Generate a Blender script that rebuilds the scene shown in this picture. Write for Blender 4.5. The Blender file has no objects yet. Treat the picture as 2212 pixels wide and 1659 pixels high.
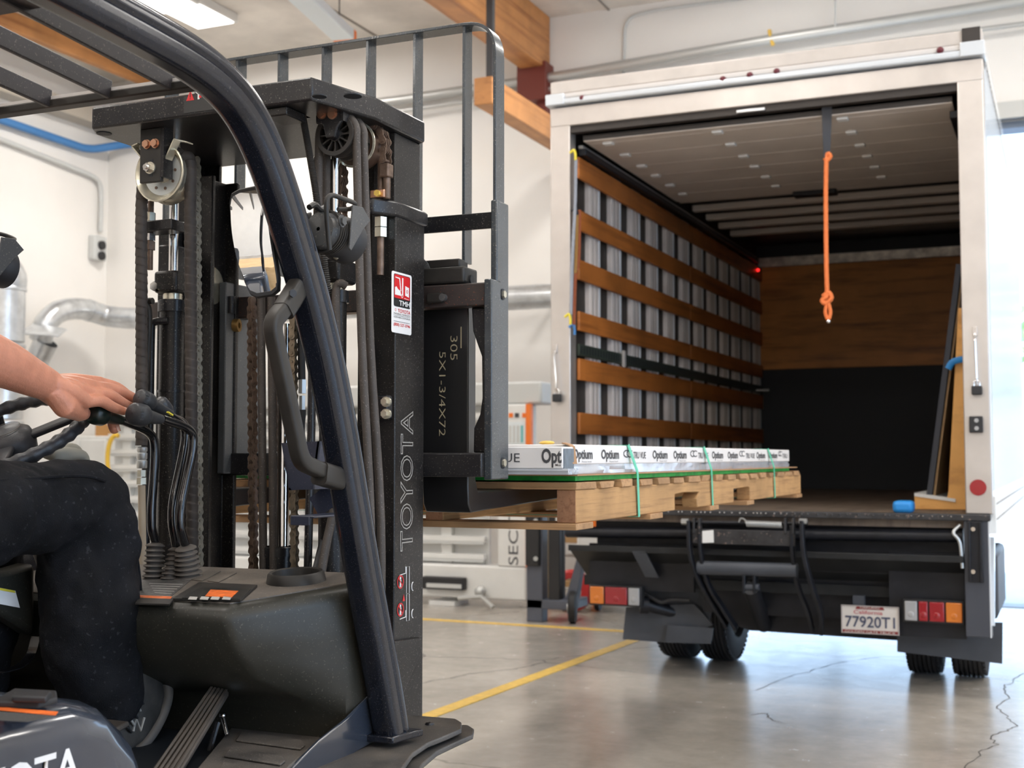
import bpy, bmesh, math, random
from mathutils import Vector as V, Matrix
random.seed(7)
SC = bpy.context.scene
COL = SC.collection
# ------------------------------------------------------------------ camera
FPX = 2750.0
PITCH = math.radians(3.2989); YAW = math.radians(23.6115)
CF = V((-math.sin(YAW)*math.cos(PITCH), math.cos(YAW)*math.cos(PITCH), math.sin(PITCH)))
CR = V((math.cos(YAW), math.sin(YAW), 0)); CU = CR.cross(CF)
CC = V((0, 0, 1.24))
cam = bpy.data.cameras.new('camera'); camo = bpy.data.objects.new('camera', cam); COL.objects.link(camo)
camo.matrix_world = Matrix((( CR.x, CU.x, -CF.x, CC.x), (CR.y, CU.y, -CF.y, CC.y), (CR.z, CU.z, -CF.z, CC.z), (0, 0, 0, 1)))
cam.sensor_fit = 'HORIZONTAL'; cam.sensor_width = 36; cam.lens = FPX*36/2212
cam.clip_start = .05; cam.clip_end = 300
cam.dof.use_dof = True; cam.dof.focus_distance = 2.75; cam.dof.aperture_fstop = 6.0
SC.camera = camo
SC.view_settings.view_transform = 'Standard'; SC.view_settings.look = 'None'
SC.view_settings.gamma = 1; SC.view_settings.use_curve_mapping = False
SC.view_settings.exposure = EXPO if 'EXPO' in globals() else 0.0
# ------------------------------------------------------------------ world and sun
w = bpy.data.worlds.new('world'); SC.world = w; w.use_nodes = True
wn = w.node_tree; bg = wn.nodes['Background']
tc = wn.nodes.new('ShaderNodeTexCoord'); sp = wn.nodes.new('ShaderNodeSeparateXYZ'); cr = wn.nodes.new('ShaderNodeValToRGB')
wn.links.new(tc.outputs['Generated'], sp.inputs[0]); wn.links.new(sp.outputs['Z'], cr.inputs[0]); wn.links.new(cr.outputs[0], bg.inputs[0])
cr.color_ramp.elements[0].color = (.56, .75, 1, 1); cr.color_ramp.elements[1].color = (.38, .62, 1, 1)
bg.inputs[1].default_value = 4.2
sd = bpy.data.lights.new('sun', 'SUN'); sd.energy = 7; sd.angle = .01; sd.color = (1, .95, .88)
so = bpy.data.objects.new('sun', sd); COL.objects.link(so); so.rotation_euler = (math.radians(28), math.radians(-14), 0)

def at(u, v, X=None, Y=None, Z=None):
    """point on the plane X=, Y= or Z= seen at pixel (u, v) of the photograph"""
    d = CF + CR*((u-1106)/FPX) - CU*((v-829.5)/FPX)
    t = (X-CC.x)/d.x if X is not None else (Y-CC.y)/d.y if Y is not None else (Z-CC.z)/d.z
    return CC + d*t
# ------------------------------------------------------------------ tags
def tag(o, label=None, cat=None, group=None, kind=None):
    if label: o['label'] = label
    if cat: o['category'] = cat
    if group: o['group'] = group
    if kind: o['kind'] = kind
    return o
def thing(name, label, cat, loc, group=None, kind=None):
    o = bpy.data.objects.new(name, None); COL.objects.link(o); o.location = loc
    o.empty_display_size = .1
    return tag(o, label, cat, group, kind)
def world_of(p):
    m = Matrix.Identity(4)
    while p is not None:
        m = p.matrix_basis if m == Matrix.Identity(4) else p.matrix_basis @ m
        p = p.parent
    return m
def link(o, parent=None):
    COL.objects.link(o)
    if parent is not None:
        o.parent = parent
        off = V((0, 0, 0)); p = parent
        while p is not None:
            off += p.location; p = p.parent
        o.location = o.location - off
    return o
# ------------------------------------------------------------------ mesh builder (world coordinates)
class MB:
    def __init__(s): s.v = []; s.f = []
    def add(s, vs, fs):
        n = len(s.v); s.v += [V(p) for p in vs]; s.f += [tuple(i+n for i in f) for f in fs]; return s
    def box(s, x0, x1, y0, y1, z0, z1):
        return s.add([(x, y, z) for z in (z0, z1) for y in (y0, y1) for x in (x0, x1)],
                     [(0,2,3,1),(4,5,7,6),(0,1,5,4),(2,6,7,3),(0,4,6,2),(1,3,7,5)])
    def bar(s, p, q, w, h, up=(0,0,1), roll=None):
        p = V(p); q = V(q); d = (q-p).normalized(); up = V(up)
        sd = d.cross(up)
        if sd.length < 1e-4: sd = d.cross(V((0,1,0)))
        sd.normalize(); u = sd.cross(d)
        vs = [a + sd*(w/2*i) + u*(h/2*j) for a in (p, q) for j in (-1, 1) for i in (-1, 1)]
        return s.add(vs, [(0,1,3,2),(4,6,7,5),(0,4,5,1),(2,3,7,6),(0,2,6,4),(1,5,7,3)])
    def hexa(s, a, b):
        """two quads (4 pts each, same order) joined"""
        return s.add(list(a)+list(b), [(3,2,1,0),(4,5,6,7),(0,1,5,4),(1,2,6,5),(2,3,7,6),(3,0,4,7)])
    def prism(s, pts, plane, a, b):
        n = len(pts)
        def mk(p, t):
            return {'xy': (p[0], p[1], t), 'xz': (p[0], t, p[1]), 'yz': (t, p[0], p[1])}[plane]
        vs = [mk(p, a) for p in pts] + [mk(p, b) for p in pts]
        fs = [tuple(range(n))[::-1], tuple(range(n, 2*n))] + [(i, (i+1) % n, n+(i+1) % n, n+i) for i in range(n)]
        return s.add(vs, fs)
    def poly(s, pts, off):
        """flat polygon of 3D points extruded by vector off"""
        n = len(pts); off = V(off)
        vs = [V(p) for p in pts] + [V(p)+off for p in pts]
        return s.add(vs, [tuple(range(n))[::-1], tuple(range(n, 2*n))] + [(i, (i+1) % n, n+(i+1) % n, n+i) for i in range(n)])
    def tube(s, pts, r, seg=12, cap=True, closed=False, flat=1.0, up=None):
        pts = [V(p) for p in pts]; n = len(pts)
        rs = r if isinstance(r, (list, tuple)) else [r]*n
        T = []
        for i in range(n):
            a = pts[(i-1) % n] if (closed or i) else pts[i]; b = pts[(i+1) % n] if (closed or i < n-1) else pts[i]
            T.append((b-a).normalized())
        u0 = V(up) if up else (V((0,0,1)) if abs(T[0].z) < .9 else V((1,0,0)))
        N = (u0 - T[0]*u0.dot(T[0])).normalized(); vs = []
        for i in range(n):
            N = (N - T[i]*N.dot(T[i])).normalized(); B = T[i].cross(N)
            for k in range(seg):
                t = 2*math.pi*k/seg
                vs.append(pts[i] + N*(math.cos(t)*rs[i]) + B*(math.sin(t)*rs[i]*flat))
        fs = []
        for i in range(n if closed else n-1):
            j = (i+1) % n
            for k in range(seg):
                l = (k+1) % seg
                fs.append((i*seg+k, i*seg+l, j*seg+l, j*seg+k))
        if cap and not closed: fs += [tuple(range(seg))[::-1], tuple((n-1)*seg+k for k in range(seg))]
        return s.add(vs, fs)
    def cyl(s, p, q, r, seg=20, r2=None):
        return s.tube([p, q], [r, r if r2 is None else r2], seg)
    def lathe(s, prof, o, ax, seg=32, closed=False):
        """prof: (radius, distance along ax)"""
        o = V(o); ax = V(ax).normalized()
        u = ax.cross(V((0,0,1)) if abs(ax.z) < .9 else V((1,0,0))).normalized(); b = ax.cross(u); m = len(prof)
        vs = [o + ax*t + (u*math.cos(2*math.pi*k/seg) + b*math.sin(2*math.pi*k/seg))*max(r, 1e-5) for r, t in prof for k in range(seg)]
        fs = []
        for i in range(m if closed else m-1):
            j = (i+1) % m
            for k in range(seg):
                l = (k+1) % seg; fs.append((i*seg+k, j*seg+k, j*seg+l, i*seg+l))
        return s.add(vs, fs)
    def ball(s, c, r, seg=16, sc=(1,1,1)):
        c = V(c); m = seg//2; vs = []; fs = []
        for i in range(m+1):
            p = math.pi*i/m
            for k in range(seg):
                t = 2*math.pi*k/seg
                vs.append(c + V((math.sin(p)*math.cos(t)*r*sc[0], math.sin(p)*math.sin(t)*r*sc[1], math.cos(p)*r*sc[2])))
        for i in range(m):
            for k in range(seg):
                l = (k+1) % seg; fs.append((i*seg+k, (i+1)*seg+k, (i+1)*seg+l, i*seg+l))
        return s.add(vs, fs)
    def sweep(s, sec, path, side=(1,0,0)):
        """closed 2D section (a along side, b along normal) swept along a path"""
        path = [V(p) for p in path]; side = V(side); n = len(path); m = len(sec); vs = []
        for i in range(n):
            t = (path[min(i+1, n-1)] - path[max(i-1, 0)]).normalized(); nr = t.cross(side).normalized()
            for a, b in sec: vs.append(path[i] + side*a + nr*b)
        fs = [(i*m+k, i*m+(k+1) % m, (i+1)*m+(k+1) % m, (i+1)*m+k) for i in range(n-1) for k in range(m)]
        return s.add(vs, fs + [tuple(range(m))[::-1], tuple((n-1)*m+k for k in range(m))])
    def mesh(s, name, mat, smooth=40):
        me = bpy.data.meshes.new(name)
        me.from_pydata([tuple(p) for p in s.v], [], s.f)
        bm = bmesh.new(); bm.from_mesh(me)
        bmesh.ops.remove_doubles(bm, verts=bm.verts, dist=1e-6)
        bmesh.ops.recalc_face_normals(bm, faces=bm.faces)
        bm.to_mesh(me); bm.free()
        if smooth:
            me.polygons.foreach_set('use_smooth', [True]*len(me.polygons)); me.set_sharp_from_angle(angle=math.radians(smooth))
        me.materials.append(mat); me.update()
        return me
    def build(s, name, mat, parent=None, bevel=0, smooth=40, seg=2):
        # origin at the base centre of the geometry
        xs = [p.x for p in s.v]; ys = [p.y for p in s.v]; zs = [p.z for p in s.v]
        c = V(((min(xs)+max(xs))/2, (min(ys)+max(ys))/2, min(zs)))
        t = MB(); t.v = [p-c for p in s.v]; t.f = s.f
        me = t.mesh(name, mat, smooth)
        o = bpy.data.objects.new(name, me); o.location = c; link(o, parent)
        if bevel:
            b = o.modifiers.new('bevel', 'BEVEL'); b.width = bevel; b.segments = seg; b.limit_method = 'ANGLE'; b.angle_limit = math.radians(35)
        return o
def place(name, me, loc, parent=None, rot=None):
    o = bpy.data.objects.new(name, me); o.location = loc
    if rot: o.rotation_euler = rot
    return link(o, parent)
def round_path(pts, r, n=5):
    pts = [V(p) for p in pts]; out = [pts[0]]
    for i in range(1, len(pts)-1):
        a, b, c = pts[i-1], pts[i], pts[i+1]
        d1 = min(r, (a-b).length*.48); d2 = min(r, (c-b).length*.48)
        p = b + (a-b).normalized()*d1; q = b + (c-b).normalized()*d2
        for k in range(n+1):
            t = k/n; out.append(p*(1-t)**2 + b*(2*t*(1-t)) + q*t*t)
    out.append(pts[-1]); return out
def rrect(w, h, r, n=4):
    out = []
    for cx, cy, a0 in ((w/2-r, h/2-r, 0), (-w/2+r, h/2-r, 90), (-w/2+r, -h/2+r, 180), (w/2-r, -h/2+r, 270)):
        for k in range(n+1):
            a = math.radians(a0 + 90*k/n); out.append((cx + r*math.cos(a), cy + r*math.sin(a)))
    return out
def smooth_path(pts, n=6):
    pts = [V(p) for p in pts]; P = [pts[0]*2-pts[1]] + pts + [pts[-1]*2-pts[-2]]; out = []
    for i in range(1, len(P)-2):
        for k in range(n):
            t = k/n; a, b, c, d = P[i-1], P[i], P[i+1], P[i+2]
            out.append(.5*((2*b) + (c-a)*t + (2*a-5*b+4*c-d)*t*t + (3*b-a-3*c+d)*t**3))
    out.append(pts[-1]); return out
def text(s, o, xd, yd, h, mat, parent=None, width=None, ext=.0004, outline=0, name='lettering', align='LEFT', bold=0, sp=1.0):
    """flat lettering: o lower-left point, xd reading direction, yd up direction, h capital height"""
    cu = bpy.data.curves.new('t', 'FONT'); cu.body = s; cu.size = 1; cu.space_character = sp; cu.resolution_u = 3
    if outline: cu.fill_mode = 'NONE'; cu.bevel_depth = outline; cu.bevel_resolution = 0
    else: cu.extrude = 0; cu.offset = bold
    ob = bpy.data.objects.new('t', cu); COL.objects.link(ob)
    dg = bpy.context.evaluated_depsgraph_get(); dg.update()
    me = bpy.data.meshes.new_from_object(ob.evaluated_get(dg)); bpy.data.objects.remove(ob)
    if not len(me.vertices): return None
    xs = [p.co.x for p in me.vertices]; ys = [p.co.y for p in me.vertices]
    x0, x1, y1 = min(xs), max(xs), .729
    sy = h/y1; sx = sy if width is None else width/(x1-x0)
    xd = V(xd).normalized(); yd = V(yd).normalized(); zd = xd.cross(yd)
    off = 0 if align == 'LEFT' else -(x1-x0)*sx/2
    O = V(o)
    for p in me.vertices:
        c = p.co.copy(); p.co = xd*((c.x-x0)*sx+off) + yd*(c.y*sy) + zd*(ext + c.z*min(sx, sy)*.3)
    me.materials.clear(); me.materials.append(mat)
    r = bpy.data.objects.new(name, me); r.location = O; link(r, parent); return r
# ------------------------------------------------------------------ materials
MATS = {}
def M(name, col, rough=.5, metal=0., var=0., vscale=6., speck=0., sscale=260., scol=(.42,.36,.30), bump=0., bscale=80.,
      coat=0., grain=None, gcol=None, emit=0., trans=0., dust=0., spec=.5, sss=0., stretch=None):
    m = bpy.data.materials.new(name); m.use_nodes = True; nt = m.node_tree; N = nt.nodes; L = nt.links
    b = N['Principled BSDF']; b.inputs['Base Color'].default_value = (*col, 1)
    b.inputs['Roughness'].default_value = rough; b.inputs['Metallic'].default_value = metal
    b.inputs['Coat Weight'].default_value = coat; b.inputs['Coat Roughness'].default_value = .08
    b.inputs['Specular IOR Level'].default_value = spec
    if sss: b.inputs['Subsurface Weight'].default_value = sss; b.inputs['Subsurface Radius'].default_value = (.02, .008, .004)
    if trans: b.inputs['Transmission Weight'].default_value = trans
    if emit: b.inputs['Emission Color'].default_value = (*col, 1); b.inputs['Emission Strength'].default_value = emit
    geo = N.new('ShaderNodeNewGeometry'); src = geo.outputs['Position']
    def noise(scale, det=3, st=None, rg=.55):
        n = N.new('ShaderNodeTexNoise'); n.inputs['Scale'].default_value = scale; n.inputs['Detail'].default_value = det
        n.inputs['Roughness'].default_value = rg
        s_ = src
        if st:
            mp = N.new('ShaderNodeMapping'); mp.inputs['Scale'].default_value = st; L.new(src, mp.inputs[0]); s_ = mp.outputs[0]
        L.new(s_, n.inputs['Vector']); return n.outputs['Fac']
    def ramp(f, a, b_):
        r = N.new('ShaderNodeMapRange'); r.inputs['From Min'].default_value = a; r.inputs['From Max'].default_value = b_; L.new(f, r.inputs['Value']); return r.outputs[0]
    def mix(c1, c2, f, amt=1.):
        x = N.new('ShaderNodeMix'); x.data_type = 'RGBA'
        if amt != 1:
            mm = N.new('ShaderNodeMath'); mm.operation = 'MULTIPLY'; mm.inputs[1].default_value = amt; L.new(f, mm.inputs[0]); f = mm.outputs[0]
        L.new(f, x.inputs[0])
        for c, i in ((c1, 6), (c2, 7)):
            if isinstance(c, tuple): x.inputs[i].default_value = (*c, 1)
            else: L.new(c, x.inputs[i])
        return x.outputs[2]
    cur = tuple(col)
    if var:
        cur = mix(tuple(c*(1-var) for c in col), tuple(min(1, c*(1+var)) for c in col), ramp(noise(vscale, 4, stretch), .3, .7))
    if grain:
        g = noise(1, 5, grain, .65)
        cur = mix(cur, gcol or tuple(c*.45 for c in col), ramp(g, .48, .75))
    if dust:
        cur = mix(cur, (.30, .25, .20), ramp(noise(5, 5), .42, .75), dust)
    if speck:
        cur = mix(cur, scol, ramp(noise(sscale, 1), .66, .72), speck)
    if not isinstance(cur, tuple): L.new(cur, b.inputs['Base Color'])
    if bump:
        bp = N.new('ShaderNodeBump'); bp.inputs['Strength'].default_value = bump; bp.inputs['Distance'].default_value = .002
        L.new(noise(bscale, 3, grain), bp.inputs['Height']); L.new(bp.outputs[0], b.inputs['Normal'])
    MATS[name] = m; return m
# ------------------------------------------------------------------ room lamps (ceiling fixtures of the hall, in rows)
H = 5.55
FIXT = []
for fx in (-6.4, -2.6, 1.0, 4.6):
    for fy in (-6.0, -2.2, 1.6, 5.4, 9.0):
        FIXT.append((fx, fy))
_p1 = at(430, 29, Z=H-.06); _p2 = at(352, -6, Z=H-.06)
FIXT = [f for f in FIXT if (V((f[0], f[1], 0))-V((_p1.x, _p1.y, 0))).length > 1.6] + [(_p1.x, _p1.y), (_p2.x, _p2.y)]
def fixture_light(x, y, z):
    l = bpy.data.lights.new('fixture_light', 'AREA'); l.shape = 'RECTANGLE'; l.size = .55; l.size_y = 1.15; l.energy = 56; l.color = (1, .955, .90)
    o = bpy.data.objects.new('fixture_light', l); COL.objects.link(o); o.location = (x, y, z)
    return o
# ------------------------------------------------------------------ base materials
m_wall = M('painted_wall', (.86, .835, .80), .75, var=.05, vscale=.7, bump=.15, bscale=30)
m_ceil = M('painted_ceiling', (.76, .71, .65), .8, var=.16, vscale=1.6)
m_floor = bpy.data.materials.new('polished_concrete'); m_floor.use_nodes = True
def _floor():
    nt = m_floor.node_tree; N = nt.nodes; L = nt.links; b = N['Principled BSDF']
    g = N.new('ShaderNodeNewGeometry')
    def nz(sc, det, rg=.6):
        n = N.new('ShaderNodeTexNoise'); n.inputs['Scale'].default_value = sc; n.inputs['Detail'].default_value = det; n.inputs['Roughness'].default_value = rg
        L.new(g.outputs['Position'], n.inputs['Vector']); return n
    n1 = nz(.55, 6); r = N.new('ShaderNodeValToRGB'); L.new(n1.outputs['Fac'], r.inputs[0])
    r.color_ramp.elements[0].position = .3; r.color_ramp.elements[0].color = (.33, .295, .25, 1)
    r.color_ramp.elements[1].position = .72; r.color_ramp.elements[1].color = (.56, .51, .45, 1)
    n2 = nz(7, 5, .7); mx = N.new('ShaderNodeMix'); mx.data_type = 'RGBA'; mx.blend_type = 'MULTIPLY'; mx.inputs[0].default_value = .45
    L.new(r.outputs[0], mx.inputs[6]); r2 = N.new('ShaderNodeValToRGB'); L.new(n2.outputs['Fac'], r2.inputs[0])
    r2.color_ramp.elements[0].position = .3; r2.color_ramp.elements[0].color = (.62, .62, .62, 1); r2.color_ramp.elements[1].position = .65
    L.new(r2.outputs[0], mx.inputs[7])
    # cracks: distorted cell borders, kept only in patches
    dn = nz(2.2, 5); ad = N.new('ShaderNodeMix'); ad.data_type = 'VECTOR'; ad.inputs[0].default_value = .16
    L.new(g.outputs['Position'], ad.inputs[4]); L.new(dn.outputs['Color'], ad.inputs[5])
    vo = N.new('ShaderNodeTexVoronoi'); vo.feature = 'DISTANCE_TO_EDGE'; vo.inputs['Scale'].default_value = .62; L.new(ad.outputs[1], vo.inputs['Vector'])
    cr_ = N.new('ShaderNodeMapRange'); cr_.inputs['From Min'].default_value = .0; cr_.inputs['From Max'].default_value = .0055
    cr_.inputs['To Min'].default_value = 1; cr_.inputs['To Max'].default_value = 0; L.new(vo.outputs['Distance'], cr_.inputs['Value'])
    n3 = nz(.45, 1); k = N.new('ShaderNodeMapRange'); k.inputs['From Min'].default_value = .46; k.inputs['From Max'].default_value = .56; L.new(n3.outputs['Fac'], k.inputs['Value'])
    ml = N.new('ShaderNodeMath'); ml.operation = 'MULTIPLY'; L.new(cr_.outputs[0], ml.inputs[0]); L.new(k.outputs[0], ml.inputs[1])
    mx2 = N.new('ShaderNodeMix'); mx2.data_type = 'RGBA'; L.new(ml.outputs[0], mx2.inputs[0]); L.new(mx.outputs[2], mx2.inputs[6]); mx2.inputs[7].default_value = (.07, .06, .055, 1)
    L.new(mx2.outputs[2], b.inputs['Base Color'])
    rr = N.new('ShaderNodeMapRange'); rr.inputs['To Min'].default_value = .14; rr.inputs['To Max'].default_value = .34; L.new(n2.outputs['Fac'], rr.inputs['Value']); L.new(rr.outputs[0], b.inputs['Roughness'])
    b.inputs['Coat Weight'].default_value = .35; b.inputs['Coat Roughness'].default_value = .22
    bp = N.new('ShaderNodeBump'); bp.inputs['Strength'].default_value = .25; bp.inputs['Distance'].default_value = .004; L.new(n2.outputs['Fac'], bp.inputs['Height']); L.new(bp.outputs[0], b.inputs['Normal'])
_floor()
m_yellow = M('yellow_floor_paint', (.80, .52, .10), .45, var=.15, vscale=20)
m_glulam = M('glulam_timber', (.56, .25, .085), .5, var=.18, vscale=3, grain=(9, .5, 22), gcol=(.30, .10, .03))
m_white = M('white_painted_metal', (.80, .80, .78), .45, var=.03)
m_galv = M('galvanised_sheet', (.62, .64, .66), .32, .85, var=.18, vscale=9, bump=.1, bscale=25)
m_conduit = M('galvanised_conduit', (.56, .57, .56), .38, .7)
m_rod = M('dark_steel', (.06, .06, .065), .45, .4)
m_lamp = M('lamp_diffuser', (1, .98, .93), .5, emit=5.0)
m_blue = M('blue_pipe', (.06, .22, .52), .5)
m_dark = M('dark_rubber', (.02, .02, .022), .6)  # one even near-black tone
m_orange = M('orange_paint', (.90, .20, .02), .45)
m_ltgrey = M('light_grey_paint', (.60, .61, .60), .5)
# ------------------------------------------------------------------ setting
YW, XL, XR, YB = 11.4, -10.05, 6.2, -8.5
DX0, DX1, DZ = -3.3, 1.2, at(2190, 265, Y=YW).z
def st(name, mb, mat, **k): return tag(mb.build(name, mat, **k), kind='structure')
st('floor', MB().box(XL-.3, XR+.3, YB-.3, YW+.3, -.2, 0), m_floor)
st('ceiling', MB().box(XL-.3, XR+.3, YB-.3, YW+.3, H, H+.2), m_ceil)
st('wall_left', MB().box(XL-.3, XL, YB, YW, 0, H), m_wall)
st('wall_front', MB().box(XL, DX0, YW, YW+.25, 0, H).box(DX1, XR, YW, YW+.25, 0, H).box(DX0, DX1, YW, YW+.25, DZ, H), m_wall)
st('wall_right', MB().box(XR, XR+.3, YB, -3.5, 0, H).box(XR, XR+.3, 4.5, YW, 0, H).box(XR, XR+.3, -3.5, 4.5, 4.6, H), m_wall)
st('wall_back', MB().box(XL, XR, YB-.3, YB, 0, H), m_wall)
# loading door in the front wall: frame, lintel track
st('door_1', MB().box(DX0-.07, DX0, YW-.06, YW+.02, 0, DZ+.1).box(DX1, DX1+.07, YW-.06, YW+.02, 0, DZ+.1).box(DX0-.07, DX1+.07, YW-.1, YW-.01, DZ+.02, DZ+.16), m_conduit)
st('trim_1', MB().box(DX0, DX1, YW-.03, YW+.2, DZ-.05, DZ+.005), M('door_seal', (.12, .15, .2), .6))
st('trim_2', MB().box(DX1+.4, XR, YW-.05, YW-.003, 1.0, 1.1), m_white)
# steel dock plate on the sill
st('trim_3', MB().box(DX0, DX1, YW-.03, YW+.25, 0, .006), M('sill_plate', (.25, .27, .3), .5, .3))
st('added_door', MB().box(XR-.03, XR+.05, -3.6, -3.5, 0, 4.6).box(XR-.03, XR+.05, 4.5, 4.6, 0, 4.6).box(XR-.03, XR+.05, -3.6, 4.6, 4.6, 4.7), m_conduit)  # unseen side door opening, added to let cool sky light onto right-hand faces
# outdoors
st('ground_outside', MB().box(-25, 30, YW+.3, 60, -.2, 0).box(XR+.3, 30, -20, YW+.3, -.2, 0), M('outdoor_concrete', (.60, .60, .58), .8, var=.1, vscale=1))
m_leaf = M('pale_green_leaves', (.38, .50, .24), .6, var=.4, vscale=3)
def tree(x, y, h, s):
    t = thing('tree', '', 'tree', (x, y, 0)); tr = MB().tube([(x, y, 0), (x+.1, y, h*.3), (x, y+.1, h*.55)], [.22, .17, .1], 8)
    tr.build('trunk', m_rod, t); rnd = random.Random(s); mb = MB()
    for i in range(420):
        a = rnd.uniform(0, 6.28); b = math.acos(rnd.uniform(-1, 1)); r = h*.33*rnd.uniform(.5, 1)**.5
        c = V((x+r*math.sin(b)*math.cos(a), y+r*math.sin(b)*math.sin(a), h*.62+r*math.cos(b)*.9)); q = rnd.uniform(.12, .3)
        d1 = V((rnd.uniform(-1, 1), rnd.uniform(-1, 1), rnd.uniform(-1, 1))).normalized()*q; d2 = d1.orthogonal().normalized()*q*.6
        mb.add([c-d1, c-d2, c+d1, c+d2], [(0,1,2,3)])
    f = mb.build('foliage', m_leaf, t, smooth=0); tag(f, kind='stuff'); return t
tag(tree(.9, 38, 7.5, 1), 'pale green tree outdoors just right of the truck, beyond the open loading door')
tag(tree(5.5, 42, 9, 2), 'taller green tree outdoors hidden further right beyond the loading door')
# yellow floor lines
def strip(name, a, b, w_, z=.004):
    a = V((a.x, a.y, 0)); b = V((b.x, b.y, 0)); d = (b-a).normalized(); n = V((-d.y, d.x, 0))*w_/2; u = V((0, 0, z))
    mb = MB().hexa([a-n, b-n, b+n, a+n], [a-n+u, b-n+u, b+n+u, a+n+u]); return mb.build(name, m_yellow)
tag(strip('trim_10', at(700, 1325, Z=0), at(1420, 1368, Z=0), .07), 'yellow painted line running crosswise on the floor behind the mast', 'floor marking', kind='structure').pop('category')
tag(strip('trim_11', at(850, 1575, Z=0), at(1400, 1372, Z=0), .085), kind='structure')
for o in [o for o in COL.objects if o.name in ('trim_10', 'trim_11')]:
    for k in ('label',):
        if k in o: del o[k]
m_crack = M('crack_brown', (.05, .042, .036), .9)  # near-black brown of the floor cracks
def crack(name, px, w0):
    P_ = []; rn_ = random.Random(5); pts = [at(u, v_, Z=0) for u, v_ in px]
    for a_, b_ in zip(pts[:-1], pts[1:]):
        for k in range(5): q = a_.lerp(b_, k/5); P_.append(V((q.x+rn_.uniform(-.012, .012), q.y+rn_.uniform(-.012, .012), 0)))
    mb = MB()
    for a_, b_ in zip(P_[:-1], P_[1:]):
        d_ = (b_-a_).normalized(); n_ = V((-d_.y, d_.x, 0))*(w0*rn_.uniform(.4, 1)); mb.add([a_-n_+V((0, 0, .0006)), b_-n_+V((0, 0, .0006)), b_+n_+V((0, 0, .0006)), a_+n_+V((0, 0, .0006))], [(0, 1, 2, 3)])
    st(name, mb, m_crack, smooth=0)
crack('trim_12', ((2300, 1440), (2208, 1454), (2186, 1474), (2168, 1484), (2177, 1508), (2155, 1530), (2175, 1548), (2198, 1566), (2175, 1580), (2141, 1590), (2152, 1608), (2120, 1625), (2090, 1656), (2060, 1700)), .0035)
crack('trim_13', ((2040, 1420), (1900, 1418), (1790, 1436), (1745, 1452), (1700, 1462), (1620, 1500)), .003)
crack('trim_14', ((1620, 1545), (1655, 1540), (1668, 1556), (1700, 1562)), .003)
# glulam beams (part of the roof)
bx = at(1190, 100, Y=YW).x; bz = at(1186, 156, Y=YW).z
st('trim_4', MB().box(bx-.24, bx, YB, YW-.02, bz, H), m_glulam, bevel=.01)
st('trim_5', MB().box(bx-.27, bx+.03, YW-.22, YW-.002, bz-.32, bz+.05).box(bx-.1, bx+.0, YW-.12, YW-.002, bz-.62, bz-.3), M('maroon_bracket', (.16, .03, .02), .5), bevel=.005)
for i, (u, v_, zz, ww) in enumerate(((120, 182, 5.36, .09), (20, 62, 5.36, .09))):
    p = at(u, v_, Z=zz)
    st('trim_%d' % (6+i), MB().box(p.x-ww, p.x, YB, YW-.02, zz, H), m_glulam, bevel=.01)
# ceiling joints and hanger wires
m_line = M('ceiling_joint', (.30, .27, .24), .8)
mb = MB()
for i in range(7): mb.box(XL, XR, -6+i*2.44, -5.985+i*2.44, H-.012, H-.0005)
for i in range(7): mb.box(XL+1.2+i*2.44, XL+1.215+i*2.44, YB, YW, H-.014, H-.0005)
st('trim_8', mb, m_line, smooth=0)
# fixtures
def fixture(x, y, lab, hy=.62):
    hx = .32 if hy > .5 else .24
    t = thing('ceiling_light', lab, 'light', (x, y, H-.1), group='ceiling panel lights')
    MB().box(x-hx, x+hx, y-hy, y+hy, H-.09, H-.002).build('housing', m_white, t, bevel=.01)
    MB().box(x-hx+.03, x+hx-.03, y-hy+.04, y+hy-.04, H-.1, H-.088).build('diffuser', m_lamp, t)
    l = fixture_light(x, y, H-.105); l.parent = t; l.location = (0, 0, -.005)
for i, (x, y) in enumerate(FIXT):
    lab = 'white fluorescent panel light on the ceiling outside the picture'
    if i == len(FIXT)-2: lab = 'glowing ceiling panel light, the lower of the two seen above the forklift roof guard'
    if i == len(FIXT)-1: lab = 'glowing ceiling panel light cut off by the top edge of the picture'
    fixture(x, y, lab, .62 if i < len(FIXT)-2 else .3)
# long hanging strip fixture
a = at(640, -20, Z=4.9); b = at(742, 76, Z=4.9)
t = thing('strip_light', 'long pale blue-white strip fixture with an orange end cap under the ceiling', 'light', (b.x, b.y, 4.9))
MB().bar(a, b, .2, .09).build('housing', M('pale_strip', (.72, .78, .80), .4), t, bevel=.01)
d = (b-a).normalized(); MB().bar(b, b+d*.06, .2, .09).build('end_cap', m_orange, t, bevel=.005)
for q in (.25, .9):
    p = a.lerp(b, q); MB().tube([(p.x, p.y, 4.94), (p.x, p.y, H-.001)], .006, 6).build('hanger', m_rod, t)
# hanging brace timber and its rod
p = at(1048, 195, Y=9.0)
t = thing('hanging_timber', 'short orange timber beam hung level beneath the big glulam beam', 'timber', (p.x, 10, p.z-.1))
MB().box(p.x-.1, p.x+.06, 9.0, YW-.003, p.z-.11, p.z+.11).build('beam', m_glulam, t, bevel=.008)
MB().box(p.x-.02, p.x+.035, 9.06, 9.11, p.z+.11, H-.003).build('hanger', m_rod, t)
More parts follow.
